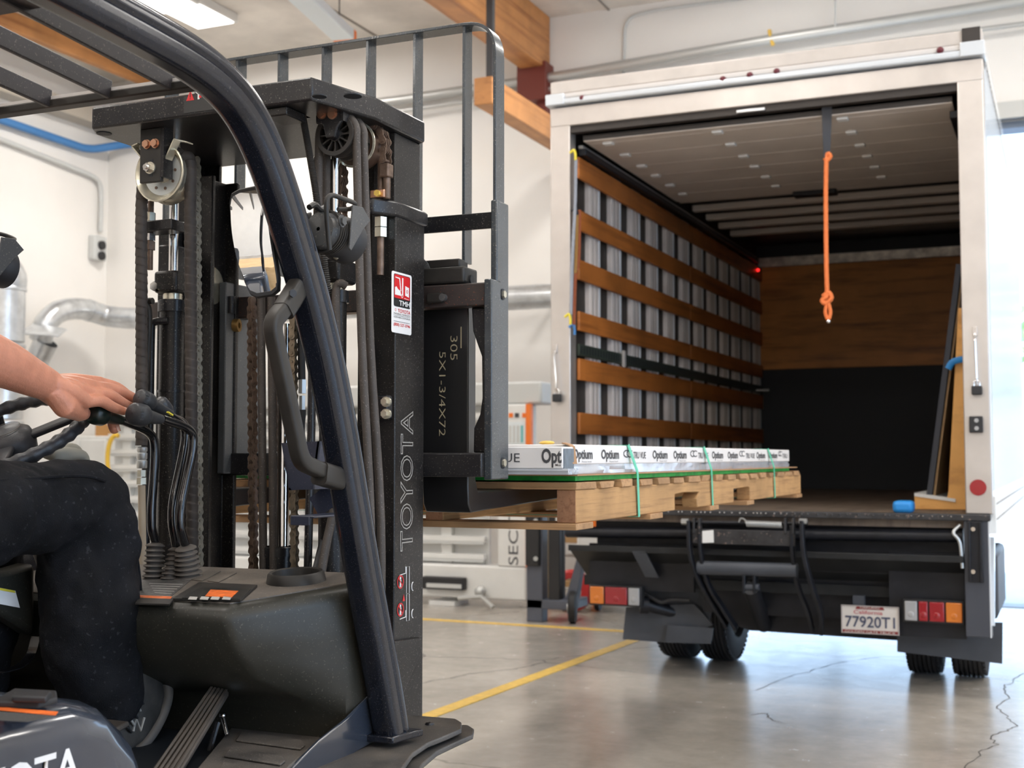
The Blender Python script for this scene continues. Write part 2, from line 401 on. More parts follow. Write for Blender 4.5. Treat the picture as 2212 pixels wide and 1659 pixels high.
# conduits along the front wall (seen above the truck)
def pipe(name, pts, r, mat, lab, cat, seg=10, parent=None, flat=1.):
    o = MB().tube(round_path(pts, .15), r, seg, flat=flat).build(name, mat, parent)
    return tag(o, lab, cat) if lab else o
YC = YW-.12
pipe('conduit', [V((-9.6, YC, at(880, 214, Y=YC).z)), at(880, 214, Y=YC), at(1200, 166, Y=YC), at(1640, 90, Y=YC), at(2300, -12, Y=YC)], .05, m_conduit, 'thick galvanised pipe along the front wall passing under the glulam beam end', 'pipe')
pipe('conduit', [V((-9.6, YC, at(880, 238, Y=YC).z)), at(880, 238, Y=YC), at(1120, 202, Y=YC), at(1640, 127, Y=YC), at(2300, 40, Y=YC)], .022, m_conduit, 'thin pipe running just below the thick galvanised pipe above the truck', 'pipe')
pipe('conduit', [at(1347, 165, Y=YW-.02), at(1349, 40, Y=YW-.02), at(1400, 24, Y=YW-.02), at(1800, -30, Y=YW-.02)], .014, m_ltgrey, 'thin painted conduit bending up and right on the wall above the truck', 'pipe')
pipe('conduit', [at(1804, -40, Y=YC-.04), at(1804, 62, Y=YC-.04)], .01, m_ltgrey, 'thin vertical hanger wire dropping to the pipe above the truck', 'pipe')
tag(MB().tube([at(1662, 66, Y=YC), at(1664, 80, Y=YC-.03), at(1670, 98, Y=YC-.03)], .018, 8).build('pipe_tag', m_yellow), 'small yellow tag dangling from the galvanised pipe above the truck', 'tag')
# left corner pipework
YL = XL+.08
pipe('conduit', [at(-200, 196, X=YL), at(0, 258, X=YL), at(192, 324, X=YL), at(262, 313, Y=YW-.1), at(420, 290, Y=YW-.1)], .045, m_blue, 'blue pipe turning the far left corner high under the ceiling', 'pipe')
pipe('conduit', [at(-150, 245, X=YL), at(15, 306, X=XL+.05), at(205, 382, X=XL+.05), at(219, 400, X=XL+.05), at(217, 500, X=XL+.05)], .028, m_ltgrey, 'grey conduit running down the left corner to a junction box', 'pipe')
st('trim_9', MB().box(XL, XL+.22, YB, YW, 4.95, 5.12).box(XL, -8.3, YW-.2, YW, 4.95, 5.12), M('tan_ledger', (.50, .45, .38), .7))
p = at(212, 540, X=XL+.06)
t = thing('junction_box', 'small weathered electrical outlet box on the wall in the far left corner', 'outlet', p)
MB().box(XL+.001, XL+.1, p.y-.1, p.y+.1, p.z-.12, p.z+.16).build('box_body', m_ltgrey, t, bevel=.02)
MB().cyl((XL+.1, p.y, p.z+.05), (XL+.13, p.y, p.z+.05), .05, 14).build('socket', m_dark, t)
MB().cyl((XL+.1, p.y, p.z-.07), (XL+.13, p.y, p.z-.07), .05, 14).build('socket', m_dark, t)
# ducts
def duct(pts, r, mat, parent, name='duct_section', rib=.9):
    pts = smooth_path(pts, 8); mb = MB().tube(pts, r, 24, cap=False); acc = 0; out = mb.build(name, mat, parent)
    rb = MB()
    for i in range(1, len(pts)-1):
        acc += (pts[i]-pts[i-1]).length
        if acc > rib:
            acc = 0; d_ = (pts[i+1]-pts[i-1]).normalized()*.03; MB().tube([pts[i]-d_, pts[i]+d_], r*1.05, 24).build('duct_collar', mat, parent)
    return out
YD = 10.9
t = thing('extraction_duct', 'galvanised extraction duct bending up beside the thick vertical duct and running along the front wall', 'duct', at(200, 760, Y=YD-.4))
duct([at(88, 735, Y=YD-.9), at(98, 700, Y=YD-.9), at(130, 672, Y=YD-.7), at(180, 668, Y=YD-.3), at(240, 684, Y=YD), at(330, 687, Y=YD), at(600, 672, Y=YD), at(1300, 633, Y=YD)], .115, m_galv, t)
for u in (420, 860, 1158): 
    p = at(u, 688-(u-330)*.0545, Y=YD); MB().box(p.x-.02, p.x+.02, YD, YW-.002, p.z-.02, p.z+.02).build('wall_bracket', m_galv, t)
duct([at(100, 738, Y=YD-.9), at(82, 775, Y=YD-.9), at(60, 830, Y=YD-.9)], .12, m_galv, t, rib=.3)
MB().poly([at(72, 700, Y=YD-1), at(145, 713, Y=YD-1), at(126, 728, Y=YD-1.3), at(40, 722, Y=YD-1.3)], (0, 0, .012)).build('blast_gate', m_galv, t)
p = at(12, 640, Y=YD-1.6)
t = thing('vertical_duct', 'thick vertical galvanised duct at the left edge of the picture', 'duct', (p.x, p.y, 0))
for z0, z1 in ((0, .8), (.8, 1.6), (1.6, 2.35), (2.35, 2.9)):
    MB().cyl((p.x, p.y, z0+.01), (p.x, p.y, z1-.01), .185, 28).lathe([(.185, 0), (.197, .01), (.197, .03), (.185, .04)], (p.x, p.y, z1-.05), (0, 0, 1), 28).build('duct_section', m_galv, t)
MB().tube(smooth_path([(p.x, p.y, 2.88), (p.x, p.y, 3.0), (p.x-.12, p.y-.1, 3.15), (p.x-.12, p.y-.6, 3.2), (p.x-.12, p.y-2, 3.2), (p.x-.12, p.y-6, 3.2)]), .185, 28, cap=False).build('duct_elbow', m_galv, t)
MB().box(p.x-.14, p.x-.1, p.y-3, p.y-2.96, 3.38, H).build('duct_hanger', m_rod, t)
# ------------------------------------------------------------------ vertical panel saw (white machine behind the mast)
YS = 9.75
t = thing('panel_saw', 'white vertical panel saw with orange edge trim standing behind the forklift mast', 'machine', (at(700, 1300, Y=YS).x, YS, 0))
x0 = at(235, 1000, Y=YS).x; x1 = at(1148, 1000, Y=YS).x
zt = at(1000, 876, Y=YS).z; zb = at(1000, 1218, Y=YS).z; z_b = at(1000, 1300, Y=YS).z
MB().box(x0, x1-.42, YS+.08, YS+.12, zb, zt).build('back_sheet', m_white, t)
for k in range(9):
    z = zb + (zt-zb)*(k+.5)/9; MB().box(x0, x1-.42, YS-.02, YS+.03, z-.035, z+.012).build('support_rail', m_white, t, bevel=.006)
    MB().box(x0, x1-.42, YS-.035, YS-.02, z-.055, z-.035).build('rail_lip', m_ltgrey, t)
for k in range(8):
    x = x0 + (x1-.5-x0)*(k+.4)/8; MB().box(x-.05, x+.05, YS+.02, YS+.08, zb-.05, zt+.05).build('frame_upright', m_white, t, bevel=.006)
MB().box(x0-.1, x1, YS-.12, YS+.12, at(1000, 1292, Y=YS-.12).z, zb).build('base_beam', m_white, t, bevel=.015)
MB().box(x0-.1, at(1150, 800, Y=YS).x+.12, YS-.1, YS+.25, zt, at(1000, 829, Y=YS).z).build('top_beam', m_ltgrey, t, bevel=.02)
xc0, xc1 = at(1075, 1000, Y=YS-.12).x, at(1137, 1000, Y=YS-.12).x
MB().box(xc0, xc1, YS-.12, YS+.1, zb+.002, zt-.002).build('saw_column', m_white, t, bevel=.01)
MB().box(xc1+.001, xc1+.045, YS-.14, YS-.08, zb+.004, zt-.004).build('orange_trim', m_orange, t, bevel=.004)
m_ink = M('dark_lettering', (.07, .07, .075), .6)
text('SECTOR', at(1119, 1221, Y=YS-.121), (0, 0, 1), (-1, 0, 0), .09, m_ink, t, width=at(1119, 1080, Y=YS-.121).z-at(1119, 1221, Y=YS-.121).z+.12)
for u, mt in ((1103, m_orange), (1116, m_ink), (1132, m_orange)):
    p = at(u, 897, Y=YS-.13); MB().box(p.x-.018, p.x+.018, YS-.128, YS-.121, p.z-.018, p.z+.018).build('warning_mark', mt, t)
p = at(1118, 935, Y=YS-.13); MB().box(p.x-.09, p.x+.07, YS-.13, YS-.121, p.z-.1, p.z+.09).build('notice_card', M('pale_card', (.75, .80, .82), .5), t)
for k in range(4): MB().box(p.x-.075+k*.035, p.x-.055+k*.035, YS-.133, YS-.13, p.z-.08, p.z+.06).build('card_stripe', M('teal_print', (.15, .5, .5), .5) if k == 3 else m_ltgrey, t)
p = at(961, 1262, Y=YS-.13); q = at(1000, 1262, Y=YS-.13)
MB().box(at(915, 1250, Y=YS-.16).x, at(1005, 1250, Y=YS-.16).x, YS-.2, YS-.121, at(960, 1273, Y=YS-.16).z, at(960, 1246, Y=YS-.16).z).build('control_box', m_dark, t, bevel=.01)
MB().box(at(922, 1250, Y=YS-.2).x, at(997, 1250, Y=YS-.2).x, YS-.208, YS-.2, at(960, 1270, Y=YS-.2).z, at(960, 1261, Y=YS-.2).z).build('display', m_ltgrey, t)
for u in (330, 640, 970):
    p = at(u, 1300, Y=YS); MB().box(p.x-.06, p.x+.1, YS-.1, YS+.1, .05, at(970, 1291, Y=YS).z).box(p.x-.12, p.x+.12, YS-.14, YS+.14, 0, .04).build('foot', m_white, t, bevel=.01)
    MB().cyl((p.x, YS, .03), (p.x, YS, .1), .03).build('levelling_screw', m_conduit, t)
MB().tube([at(990, 1292, Y=YS-.3), at(1040, 1289, Y=YS-.3), at(1065, 1312, Y=YS-.35)], .018, 8).build('clamp_lever', m_conduit, t)
MB().ball(at(1038, 1278, Y=YS-.2), .05).build('clamp_knob', m_conduit, t)
# hanging yellow cable, cardboard box and shelf left of the mast
p = at(225, 925, Y=10.6)
t = thing('wall_cabinet', 'white cabinet standing against the front wall left of the mast', 'cabinet', (at(180, 1000, Y=10.8).x, 10.8, 0))
xa, xb = at(120, 1000, Y=10.55).x, at(232, 1000, Y=10.55).x; za = at(200, 942, Y=10.55).z
MB().box(xa, xb, 10.55, 11.3, .08, za).build('body', m_white, t, bevel=.01)
for k in range(2): MB().box(xa+.02+k*(xb-xa)/2, xa-.02+(k+1)*(xb-xa)/2, 10.53, 10.549, .12, za-.04).build('door', m_white, t, bevel=.004)
MB().box(xa+.03, xb-.03, 10.6, 11.25, 0, .08).build('plinth', m_dark, t)
tag(MB().box(at(206, 925, Y=10.7).x, at(247, 925, Y=10.7).x-.04, 10.7, 11, za, at(226, 910, Y=10.7).z+.02).build('cardboard_box', M('brown_card', (.50, .26, .09), .7), bevel=.003), 'small brown cardboard box on the white cabinet behind the operator hand', 'box')
p = at(250, 990, Y=9.6)
cp = [p + V((math.cos(a_)*.10, 0, math.sin(a_)*.22)) for a_ in [i*math.pi/12 for i in range(5, 20)]]
tag(MB().tube(smooth_path(cp), .022, 8).build('yellow_cable', M('yellow_rubber', (.80, .50, .05), .5)), 'yellow cable loop hanging on the panel saw left of the mast', 'cable')
# stacker, red cart and stool-like things right of the saw
YK = 9.0
t = thing('hand_stacker', 'dark grey upright hand stacker standing between the panel saw and the truck', 'stacker', (at(1180, 1300, Y=YK).x, YK, 0))
m_slate = M('slate_paint', (.09, .10, .13), .45, var=.1)
xa, xb = at(1143, 1200, Y=YK).x, at(1177, 1200, Y=YK).x
ztop = at(1150, 1010, Y=YK).z
MB().box(xa, xb, YK-.05, YK+.06, .0, ztop).build('mast_post', m_slate, t, bevel=.006)
MB().box(xa+.005, xb-.012, YK-.09, YK-.051, at(1150, 1220, Y=YK).z, ztop).build('mast_cover', m_dark, t, bevel=.006)
for v_ in (1125, 1207): MB().cyl(at(1157, v_, Y=YK-.12), at(1157, v_, Y=YK-.09), .018, 10).build('bolt', m_conduit, t)
xc, xd_ = at(1188, 1200, Y=YK).x, at(1212, 1200, Y=YK).x
MB().box(xc, xd_, YK-.03, YK+.03, .16, ztop).build('mast_post', m_dark, t, bevel=.006)
MB().box(xa, at(1240, 1250, Y=YK).x, YK-.05, YK+.3, .1, .17).build('base_frame', m_slate, t, bevel=.006)
MB().poly([at(1214, 1320, Y=YK), at(1250, 1190, Y=YK), at(1262, 1195, Y=YK), at(1240, 1320, Y=YK)], (0, .08, 0)).build('side_panel', m_slate, t, bevel=.004)
for u in (1182, 1214): MB().box(at(u, 1290, Y=YK+.1).x-.02, at(u, 1290, Y=YK+.1).x+.02, YK+.07, YK+.12, .17, ztop-.1).build('lift_rail', M('bare_timber', (.55, .38, .2), .6) if u == 1182 else m_dark, t)
for x in (at(1237, 1300, Y=YK).x, ): MB().lathe([(.02, -.03), (.105, -.03), (.12, -.02), (.12, .02), (.105, .03), (.02, .03)], (x, YK, .12), (1, .3, 0), 24).build('wheel', m_dark, t)
MB().lathe([(.002, -.04), (.05, -.04), (.05, -.028)], (at(1237, 1300, Y=YK).x, YK, .12), (1, .3, 0), 16).build('hub', m_conduit, t)
YR = 9.7
t = thing('red_cart', 'low red cart with a white box body behind the left tail lamp of the truck', 'cart', (at(1310, 1300, Y=YR).x, YR, 0))
m_red = M('red_paint', (.55, .03, .03), .4)
xa, xb = at(1245, 1250, Y=YR).x, at(1400, 1250, Y=YR).x
MB().box(xa, xb, YR, YR+.7, .16, .62).build('body', m_white, t, bevel=.02)
MB().box(xa-.02, xb+.02, YR-.03, YR+.73, .1, .155).build('deck', m_conduit, t, bevel=.006)
MB().lathe([(.10, -.04), (.15, -.04), (.17, -.02), (.17, .04), (.1, .04)], (xa-.02, YR-.06, .17), (0, 1, 0), 24, closed=True).build('wheel_guard', m_red, t)
for dx in (.15, .8): MB().lathe([(.01, -.02), (.045, -.02), (.05, 0), (.045, .02), (.01, .02)], (xa+dx, YR+.1, .05), (1, 0, 0), 16).build('wheel', m_dark, t)
p = at(1235, 1150, Y=10.2)
t = thing('storage_rack', 'orange and timber storage rack glimpsed between the stacker and the truck', 'rack', (p.x, 10.4, 0))
for dx in (-.35, .1): MB().box(p.x+dx, p.x+dx+.06, 10.4, 10.46, 0, 1.25).build('upright', m_orange, t, bevel=.004)
for z in (.12, .5, .88, 1.2): MB().box(p.x-.35, p.x+.16, 10.36, 10.9, z, z+.05).build('shelf', M('bare_timber', (.5, .3, .13), .6) if z < .2 else MATS['bare_timber'], t, bevel=.003)
for z in (.17, .55, .93): tag(MB().box(p.x-.25, p.x+.05, 10.48, 10.8, z+.001, z+.2).build('storage_box', m_red if z > .5 else m_white, bevel=.01), 'small %s box on the %s shelf of the orange storage rack' % ('red' if z > .5 else 'white', {.17: 'bottom', .55: 'middle', .93: 'upper'}[z]), 'box')
# plywood worktable to the right behind the viewer, seen in the convex mirror
t = thing('plywood_crate', 'large plywood crate behind the viewer, mirrored at the bottom of the convex mirror', 'crate', (-1.95, -1.6, 0))
m_ply = M('pale_plywood', (.68, .46, .24), .55, var=.12, vscale=2, grain=(2, 14, 14), gcol=(.52, .31, .13))
MB().box(-3.0, -.9, -2.4, -.9, .1, .85).build('box_body', m_ply, t, bevel=.004)
for k in range(3): MB().box(-3.0, -.9, -2.4+k*.7, -2.3+k*.7, 0, .1).build('skid', m_ply, t, bevel=.003)
# ================================================================== BOX TRUCK
m_alu = M('brushed_aluminium', (.62, .58, .55), .38, .75, var=.08, vscale=4, bump=.1, bscale=8)
m_alug = M('dull_aluminium', (.50, .47, .44), .5, .35, var=.1, vscale=3)
m_fibre = M('ribbed_white_side_sheet', (.70, .74, .78), .12, .15)
m_slat = M('varnished_slat', (.44, .145, .03), .45, var=.25, vscale=2.5, grain=(6, .6, 16), gcol=(.16, .045, .012))
m_plyb = M('brown_plywood', (.62, .24, .05), .5, var=.2, vscale=2, grain=(1.1, 5, 12), gcol=(.17, .05, .012))
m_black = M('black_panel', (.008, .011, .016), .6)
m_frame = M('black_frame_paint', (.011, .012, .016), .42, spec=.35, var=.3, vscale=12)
m_plate_ = M('worn_black_steel', (.035, .034, .036), .5, .2, var=.35, vscale=18, speck=.5, sscale=60, scol=(.3, .22, .18))
m_post = M('wall_post_grey', (.70, .63, .59), .6, .0, var=.12, vscale=5)
m_gap = M('seal_brown_gap_shade', (.035, .028, .024), .6, var=.15)  # brown deepened to stand for shade in the gaps between wall posts
m_deckf = M('worn_truck_deck', (.16, .12, .09), .6, var=.3, vscale=5, grain=(20, 1, 1), gcol=(.07, .05, .04))
m_door = M('roll_door_beige', (.66, .59, .52), .55, var=.08, vscale=3)
m_amber = M('amber_lens', (.62, .17, .015), .25, coat=.5)
m_redl = M('red_lens', (.30, .008, .014), .2, coat=.5)
m_clear = M('clear_lens', (.36, .36, .36), .2, coat=.5)
m_chrome = M('chrome', (.8, .8, .8), .15, 1.)
m_rubber = M('tyre_rubber', (.016, .016, .018), .65, bump=.3, bscale=60)
m_flap = M('mud_flap_rubber', (.062, .068, .080), .5, spec=.35, var=.15)
m_carcap = M('cap_grey', (.62, .59, .57), .45)
YT = 6.95; TX0, TX1 = -2.79, -.365; IX0, IX1 = -2.665, -.495
ZF = .945; ZH = 3.20; YE = 12.04
ZTOP = at(2110, 122, Y=YT).z
T = thing('box_truck', 'white box truck backed in through the loading door with its rear roll door open', 'truck', ((TX0+TX1)/2, YT, 0))
def P(name, mb, mat, **k): return mb.build(name, mat, T, **k)
# posts, header, roof rails
for a_, b_, n in ((TX0, IX0, 0), (IX1, TX1, 1)):
    po = P('rear_post', MB().box(a_, b_, YT, YT+.1, ZF+.005, ZH+.06), m_alu, bevel=.006)
    # locking handle with padlock
    x = (a_+b_)/2 - (.06 if n == 0 else 0)
    u0, vt, vb = ((1199, 755, 860) if n == 0 else (2106, 718, 842))
    pt = at(u0, vt, Y=YT-.01); pb = at(u0+4, vb-12, Y=YT-.03)
    MB().tube(round_path([pt+V((0,.01,0)), pt+V((0,-.02,-.03)), pb+V((0,-.01,.03)), pb], .02), .006, 8).build('latch_bar', m_chrome, po)
    MB().box(pt.x-.012, pt.x+.012, YT-.012, YT-.001, pt.z-.02, pt.z+.03).build('latch_mount', m_alu, po, bevel=.002)
    lk = MB().box(pb.x-.026, pb.x+.026, YT-.045, YT-.015, pb.z-.055, pb.z-.008).build('padlock', m_dark, po, bevel=.006)
    MB().tube([(pb.x-.014, YT-.03, pb.z-.01), (pb.x-.014, YT-.03, pb.z+.012), (pb.x, YT-.03, pb.z+.022), (pb.x+.014, YT-.03, pb.z+.012), (pb.x+.014, YT-.03, pb.z-.01)], .004, 8).build('shackle', m_chrome, po)
p = at(2109, 917, Y=YT)
sw = P('gate_switch', MB().box(p.x-.033, p.x+.033, YT-.03, YT-.001, p.z-.042, p.z+.042), m_dark, bevel=.005)
for dz in (-.02, .02): MB().cyl((p.x+.003, YT-.034, p.z+dz), (p.x+.003, YT-.03, p.z+dz), .011).build('button', m_clear, sw)
p = at(2113, 1053, Y=YT); P('reflector', MB().cyl((p.x, YT-.008, p.z), (p.x, YT-.001, p.z), .041, 28), m_redl)
P('header', MB().box(TX0, TX1, YT-.002, YT+.1, ZH, ZTOP-.01), m_alu, bevel=.006)
P('header_seal', MB().box(IX0, IX1, YT+.012, YT+.06, ZH-.04, ZH-.001), m_gap)
z2 = ZTOP
P('roof_rail', MB().box(TX0-.015, TX1+.01, YT-.03, YT+.12, z2, z2+.035), m_fibre, bevel=.01)
P('roof_rail', MB().box(TX0+.03, TX1-.02, YT-.015, YT+.1, z2+.036, z2+.07), m_carcap, bevel=.01)
P('roof_cap', MB().box(TX0, TX1, YT+.0, YT+.1, z2+.07, z2+.15), M('roof_cap_beige', (.58, .53, .49), .5, var=.08, vscale=6), bevel=.01)
P('corner_cap', MB().box(TX1-.11, TX1+.012, YT-.035, YT+.11, z2-.001, z2+.075), m_fibre, bevel=.004)
P('corner_cap', MB().box(TX0-.017, TX0+.1, YT-.035, YT+.11, z2-.001, z2+.065), m_fibre, bevel=.004)
P('roof_bracket', MB().box(TX1-.10, TX1-.01, YT-.012, YT+.09, z2+.076, z2+.155), m_gap)
for u, v_ in ((1258, 213), (1562, 172), (1620, 163), (1678, 155), (2031, 109)):
    q = at(u, v_, Y=YT-.012); MB().ball((q.x, YT-.016, q.z), .019, 12).build('marker_light', M('dark_red_lens', (.12, .01, .02), .3) if u == 1258 else MATS['dark_red_lens'], T)
# shell
P('roof', MB().box(TX0, TX1, YT+.1, YE+.06, 3.30, z2+.14), m_fibre)
P('side_panel', MB().box(TX1-.03, TX1, YT+.1, YE+.06, ZF+.02, z2+.05), m_fibre)
P('side_panel', MB().box(TX0, TX0+.03, YT+.1, YE+.06, ZF+.02, z2+.05), m_fibre)
y = YT+.16
rv = MB()
while y < YE:
    rv.box(TX1+.0002, TX1+.004, y, y+.035, ZF+.12, z2+.02); y += .11
tag(P('side_rib', rv, m_fibre, bevel=.0), kind='stuff')
P('base_rail', MB().box(TX1-.02, TX1+.012, YT+.1, YE+.05, ZF-.10, ZF+.095).box(TX0-.012, TX0+.02, YT+.1, YE+.05, ZF-.1, ZF+.095), m_white, bevel=.004)
rv = MB(); y = YT+.14
while y < YE:
    for z in (ZF+.05, ZF-.03): rv.box(TX1+.0121, TX1+.015, y, y+.01, z, z+.01)
    y += .055
tag(P('rivets', rv, m_alug, smooth=0), kind='stuff')
P('inner_panel', MB().box(IX0-.05, IX0-.048+.001, YT+.1, YE, ZF, 3.28), m_gap)
P('inner_panel', MB().box(IX1+.06, IX1+.09, YT+.1, YE, ZF, 3.28), m_gap)
P('cargo_floor', MB().box(TX0+.03, TX1-.03, YT+.03, YE, ZF-.07, ZF), m_deckf)
sill = P('deck_sill', MB().box(TX0+.01, TX1-.01, YT-.03, YT+.03, ZF-.03, ZF+.004), m_plate_, bevel=.005)
st_ = MB(); x = TX0+.05
while x < IX1: st_.ball((x, YT-.03, ZF-.008), .006, 6); x += random.uniform(.018, .06)
tag(st_.build('weld_beads', m_chrome, sill), kind='stuff')
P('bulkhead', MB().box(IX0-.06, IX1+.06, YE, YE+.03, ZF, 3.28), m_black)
zp0 = at(1700, 797, Y=YE-.02).z; zp1 = at(1700, 575, Y=YE-.02).z
P('plywood_panel', MB().box(IX0-.02, IX1+.05, YE-.02, YE-.001, zp0, zp1), m_plyb, bevel=.003)
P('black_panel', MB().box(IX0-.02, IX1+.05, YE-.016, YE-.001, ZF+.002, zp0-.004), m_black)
P('silver_strip', MB().box(IX0-.02, IX1+.05, YE-.03, YE-.001, zp1+.004, zp1+.09), M('crinkled_foil', (.75, .66, .58), .35, .5, var=.4, vscale=12, bump=.8, bscale=20))
# left wall: posts and slats
n = 12; y0 = YT+.16; dy = (YE-y0)/n
for i in range(n):
    y = y0 + i*dy
    po = P('wall_post', MB().box(IX0-.047, IX0-.012, y+.21, y+.37, ZF+.01, 3.06), m_post, bevel=.004)
    for q in (.06, .14): MB().box(IX0-.0118, IX0-.006, y+.20+q*.85-.007, y+.20+q*.85+.007, ZF+.02, 3.05).build('groove_strip', m_alug, po)
    MB().box(IX0-.047, IX0-.006, y+.375, y+.383, ZF+.01, 3.06).build('flange', m_fibre, po)
def ztop_at(u, v_): return at(u, v_, X=IX0).z
for a_, b_ in ((345, 390), (458, 501), (564, 607), (675, 716), (776, 822), (892, 938)):
    z1, z0 = ztop_at(1256, a_), ztop_at(1256, b_)
    for k, (ya, yb) in enumerate(((YT+.12, YT+2.55), (YT+2.56, YE-.03))):
        P('wooden_slat', MB().box(IX0-.005, IX0+.014, ya, yb, z0, z1), m_slat, bevel=.003)
z1, z0 = ztop_at(1240, 741), ztop_at(1240, 766)
tr = P('cargo_track', MB().box(IX0-.005, IX0+.012, YT+.12, YE-.03, z0, z1), M('dark_green_track', (.045, .06, .045), .5, .3), bevel=.002)
ts = MB(); y = YT+.14
while y < YE-.1: ts.box(IX0+.0121, IX0+.014, y, y+.018, z0+.012, z1-.012); y += .05
tag(ts.build('track_slots', m_black, tr, smooth=0), kind='stuff')
MB().box(IX0+.012, IX0+.03, YT+.9, YT+.94, z0-.02, z1+.02).build('track_hook', m_alug, tr, bevel=.003)
P('door_track', MB().box(IX0+.0, IX0+.05, YT+.14, YE-.3, 3.05, 3.09), m_frame, bevel=.004)
P('door_track', MB().box(IX0-.0, IX0+.03, YT+.14, YE-.3, 3.093, 3.113), m_alug, bevel=.004)
P('door_track', MB().box(IX1-.05, IX1, YT+.14, YE-.3, 3.05, 3.09), m_frame, bevel=.004)
q = at(1640, 585, X=IX0+.03); P('marker_light', MB().ball((q.x, q.y-.05, q.z), .014, 10), M('glowing_red', (1, .02, .02), .3, emit=2.5))
# raised roll door lying under the roof
ZD = 3.12; yd0 = YT+.065; hinge_v = (289, 314, 338, 361, 382, 402)
hy = [at(1550+25*i, v_, Z=ZD-.01).y for i, v_ in enumerate((285, 312, 338, 360, 382, 402))]
rd = P('roll_door', MB().box(IX0+.06, IX1-.03, yd0, hy[-1]+.25, ZD, ZD+.028), m_gap)
edges = [yd0] + [h for h in hy] + [hy[-1]+.28]
for a_, b_ in zip(edges[:-1], edges[1:]):
    MB().box(IX0+.06, IX1-.03, a_+.004, b_-.004, ZD-.006, ZD+.001).build('door_panel', m_door, rd, bevel=.003)
hx = [at(u, v_, Z=ZD-.01).x for u, v_ in ((1312, 308), (1550, 285), (1818, 254))]
for x in hx:
    for h in hy: MB().box(x-.03, x+.03, h-.028, h+.028, ZD-.02, ZD-.006).build('hinge', m_white, rd, bevel=.004)
MB().box(-1.75, -1.45, hy[-1]+.25, hy[-1]+.36, ZD-.04, ZD+.0).build('door_latch', m_frame, rd, bevel=.01)
# roof bows beyond the door
y = hy[-1]+.45
while y < YE-.9:
    P('roof_bow', MB().box(IX0+.02, IX1, y, y+.075, 3.15, 3.20), m_door, bevel=.006); y += .40
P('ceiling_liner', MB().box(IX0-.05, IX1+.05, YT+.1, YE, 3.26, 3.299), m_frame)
q = at(1622, 233, Y=YT+.01); P('door_bracket', MB().box(q.x-.08, q.x+.08, YT-.004, YT+.011, ZH-.035, ZH-.018), m_galv, bevel=.003)
# chassis
P('chassis_rail', MB().box(-2.02, -1.94, YT+.35, YE, ZF-.32, ZF-.072).box(-1.22, -1.14, YT+.35, YE, ZF-.32, ZF-.072), m_frame)
for i in range(6): P('cross_member', MB().box(TX0+.1, TX1-.1, YT+.5+i*.95, YT+.58+i*.95, ZF-.14, ZF-.071), m_frame)
P('axle', MB().cyl((-2.3, 7.78, .40), (-.75, 7.78, .40), .07).ball((-1.58, 7.78, .40), .19, 20), m_frame)
P('exhaust_tank', MB().cyl((-2.28, 7.25, .52), (-2.28, 7.9, .52), .11, 24), m_frame)
# tyres
def tyre(x, y, R, w_, parent, name='wheel', hub=m_conduit):
    pr_ = [(R*.58, -w_/2+.02), (R*.62, -w_/2), (R*.88, -w_/2), (R*.97, -w_/2+.015)]
    k = 6
    for i in range(k):
        a_ = -w_/2+.02 + (w_-.04)*i/k; b_ = -w_/2+.02+(w_-.04)*(i+1)/k
        pr_ += [(R, a_+.003), (R, b_-.006), (R*.965, b_-.005), (R*.965, b_-.001)]
    pr_ += [(R*.97, w_/2-.015), (R*.88, w_/2), (R*.62, w_/2), (R*.58, w_/2-.02)]
    o = MB().lathe(pr_, (x, y, R), (1, 0, 0), 48, closed=True).build(name, m_rubber, parent)
    MB().lathe([(.01, -.03), (R*.35, -.05), (R*.5, .03), (R*.585, .06), (R*.585, -.06)], (x, y, R), (1, 0, 0), 28).build('rim', hub, o)
    tr_ = MB()
    for i in range(56):
        a_ = 2*math.pi*i/56
        for s_ in (-1, 1):
            c = V((x+s_*(w_/2-.012), y+math.cos(a_)*R*.985, R+math.sin(a_)*R*.985)); d = V((0, math.cos(a_), math.sin(a_)))
            tr_.bar(c-d*.012, c-d*.0005, .014, .02, up=(0, -math.sin(a_), math.cos(a_)))
    tag(tr_.build('tread_blocks', m_rubber, o, smooth=0), kind='stuff')
for u in (1475, 1565): tyre(at(u, 1400, Y=7.78).x, 7.78, .365, .185, T)
for u in (2002, 2098): tyre(at(u, 1400, Y=7.78).x, 7.78, .365, .185, T)
# lamps
def lamp(u0, u1, v0, v1, order, yy=6.98):
    a_ = at(u0, v0, Y=yy); b_ = at(u1, v1, Y=yy); w_ = b_.x-a_.x
    h = P('tail_lamp', MB().box(a_.x, b_.x, yy, yy+.05, b_.z, a_.z), m_dark, bevel=.005)
    xs = [a_.x+.006]; 
    for fr in order[1]: xs.append(a_.x+.006+(w_-.012)*fr)
    for i, mt in enumerate(order[0]):
        l = MB().box(xs[i]+.004, xs[i+1]-.004, yy-.014, yy-.001, b_.z+.01, a_.z-.01).build('lens', mt, h, bevel=.005)
        lab = {m_amber: 'amber lens', m_redl: 'red lens', m_clear: 'clear reversing lens'}[mt]; l['label'] = lab
        MB().ball(((xs[i]+xs[i+1])/2, yy-.012, b_.z+(a_.z-b_.z)*.35), .018, 12, (1, .3, 1)).build('bulb_spot', mt, h)
    return h
lamp(1272, 1386, 1262, 1312, ((m_amber, m_redl, m_clear), (.3, .76, 1)))
lamp(1950, 2084, 1293, 1350, ((m_clear, m_redl, m_redl, m_amber), (.24, .42, .7, 1)))
for u0, u1, z1 in ((1275, 1500, .74), (1920, 2085, .74)):
    P('lamp_bracket', MB().box(at(u0, 1200, Y=7.05).x, at(u1, 1200, Y=7.05).x, 7.035, 7.06, .30 if u0 > 1500 else .48, z1), m_frame)
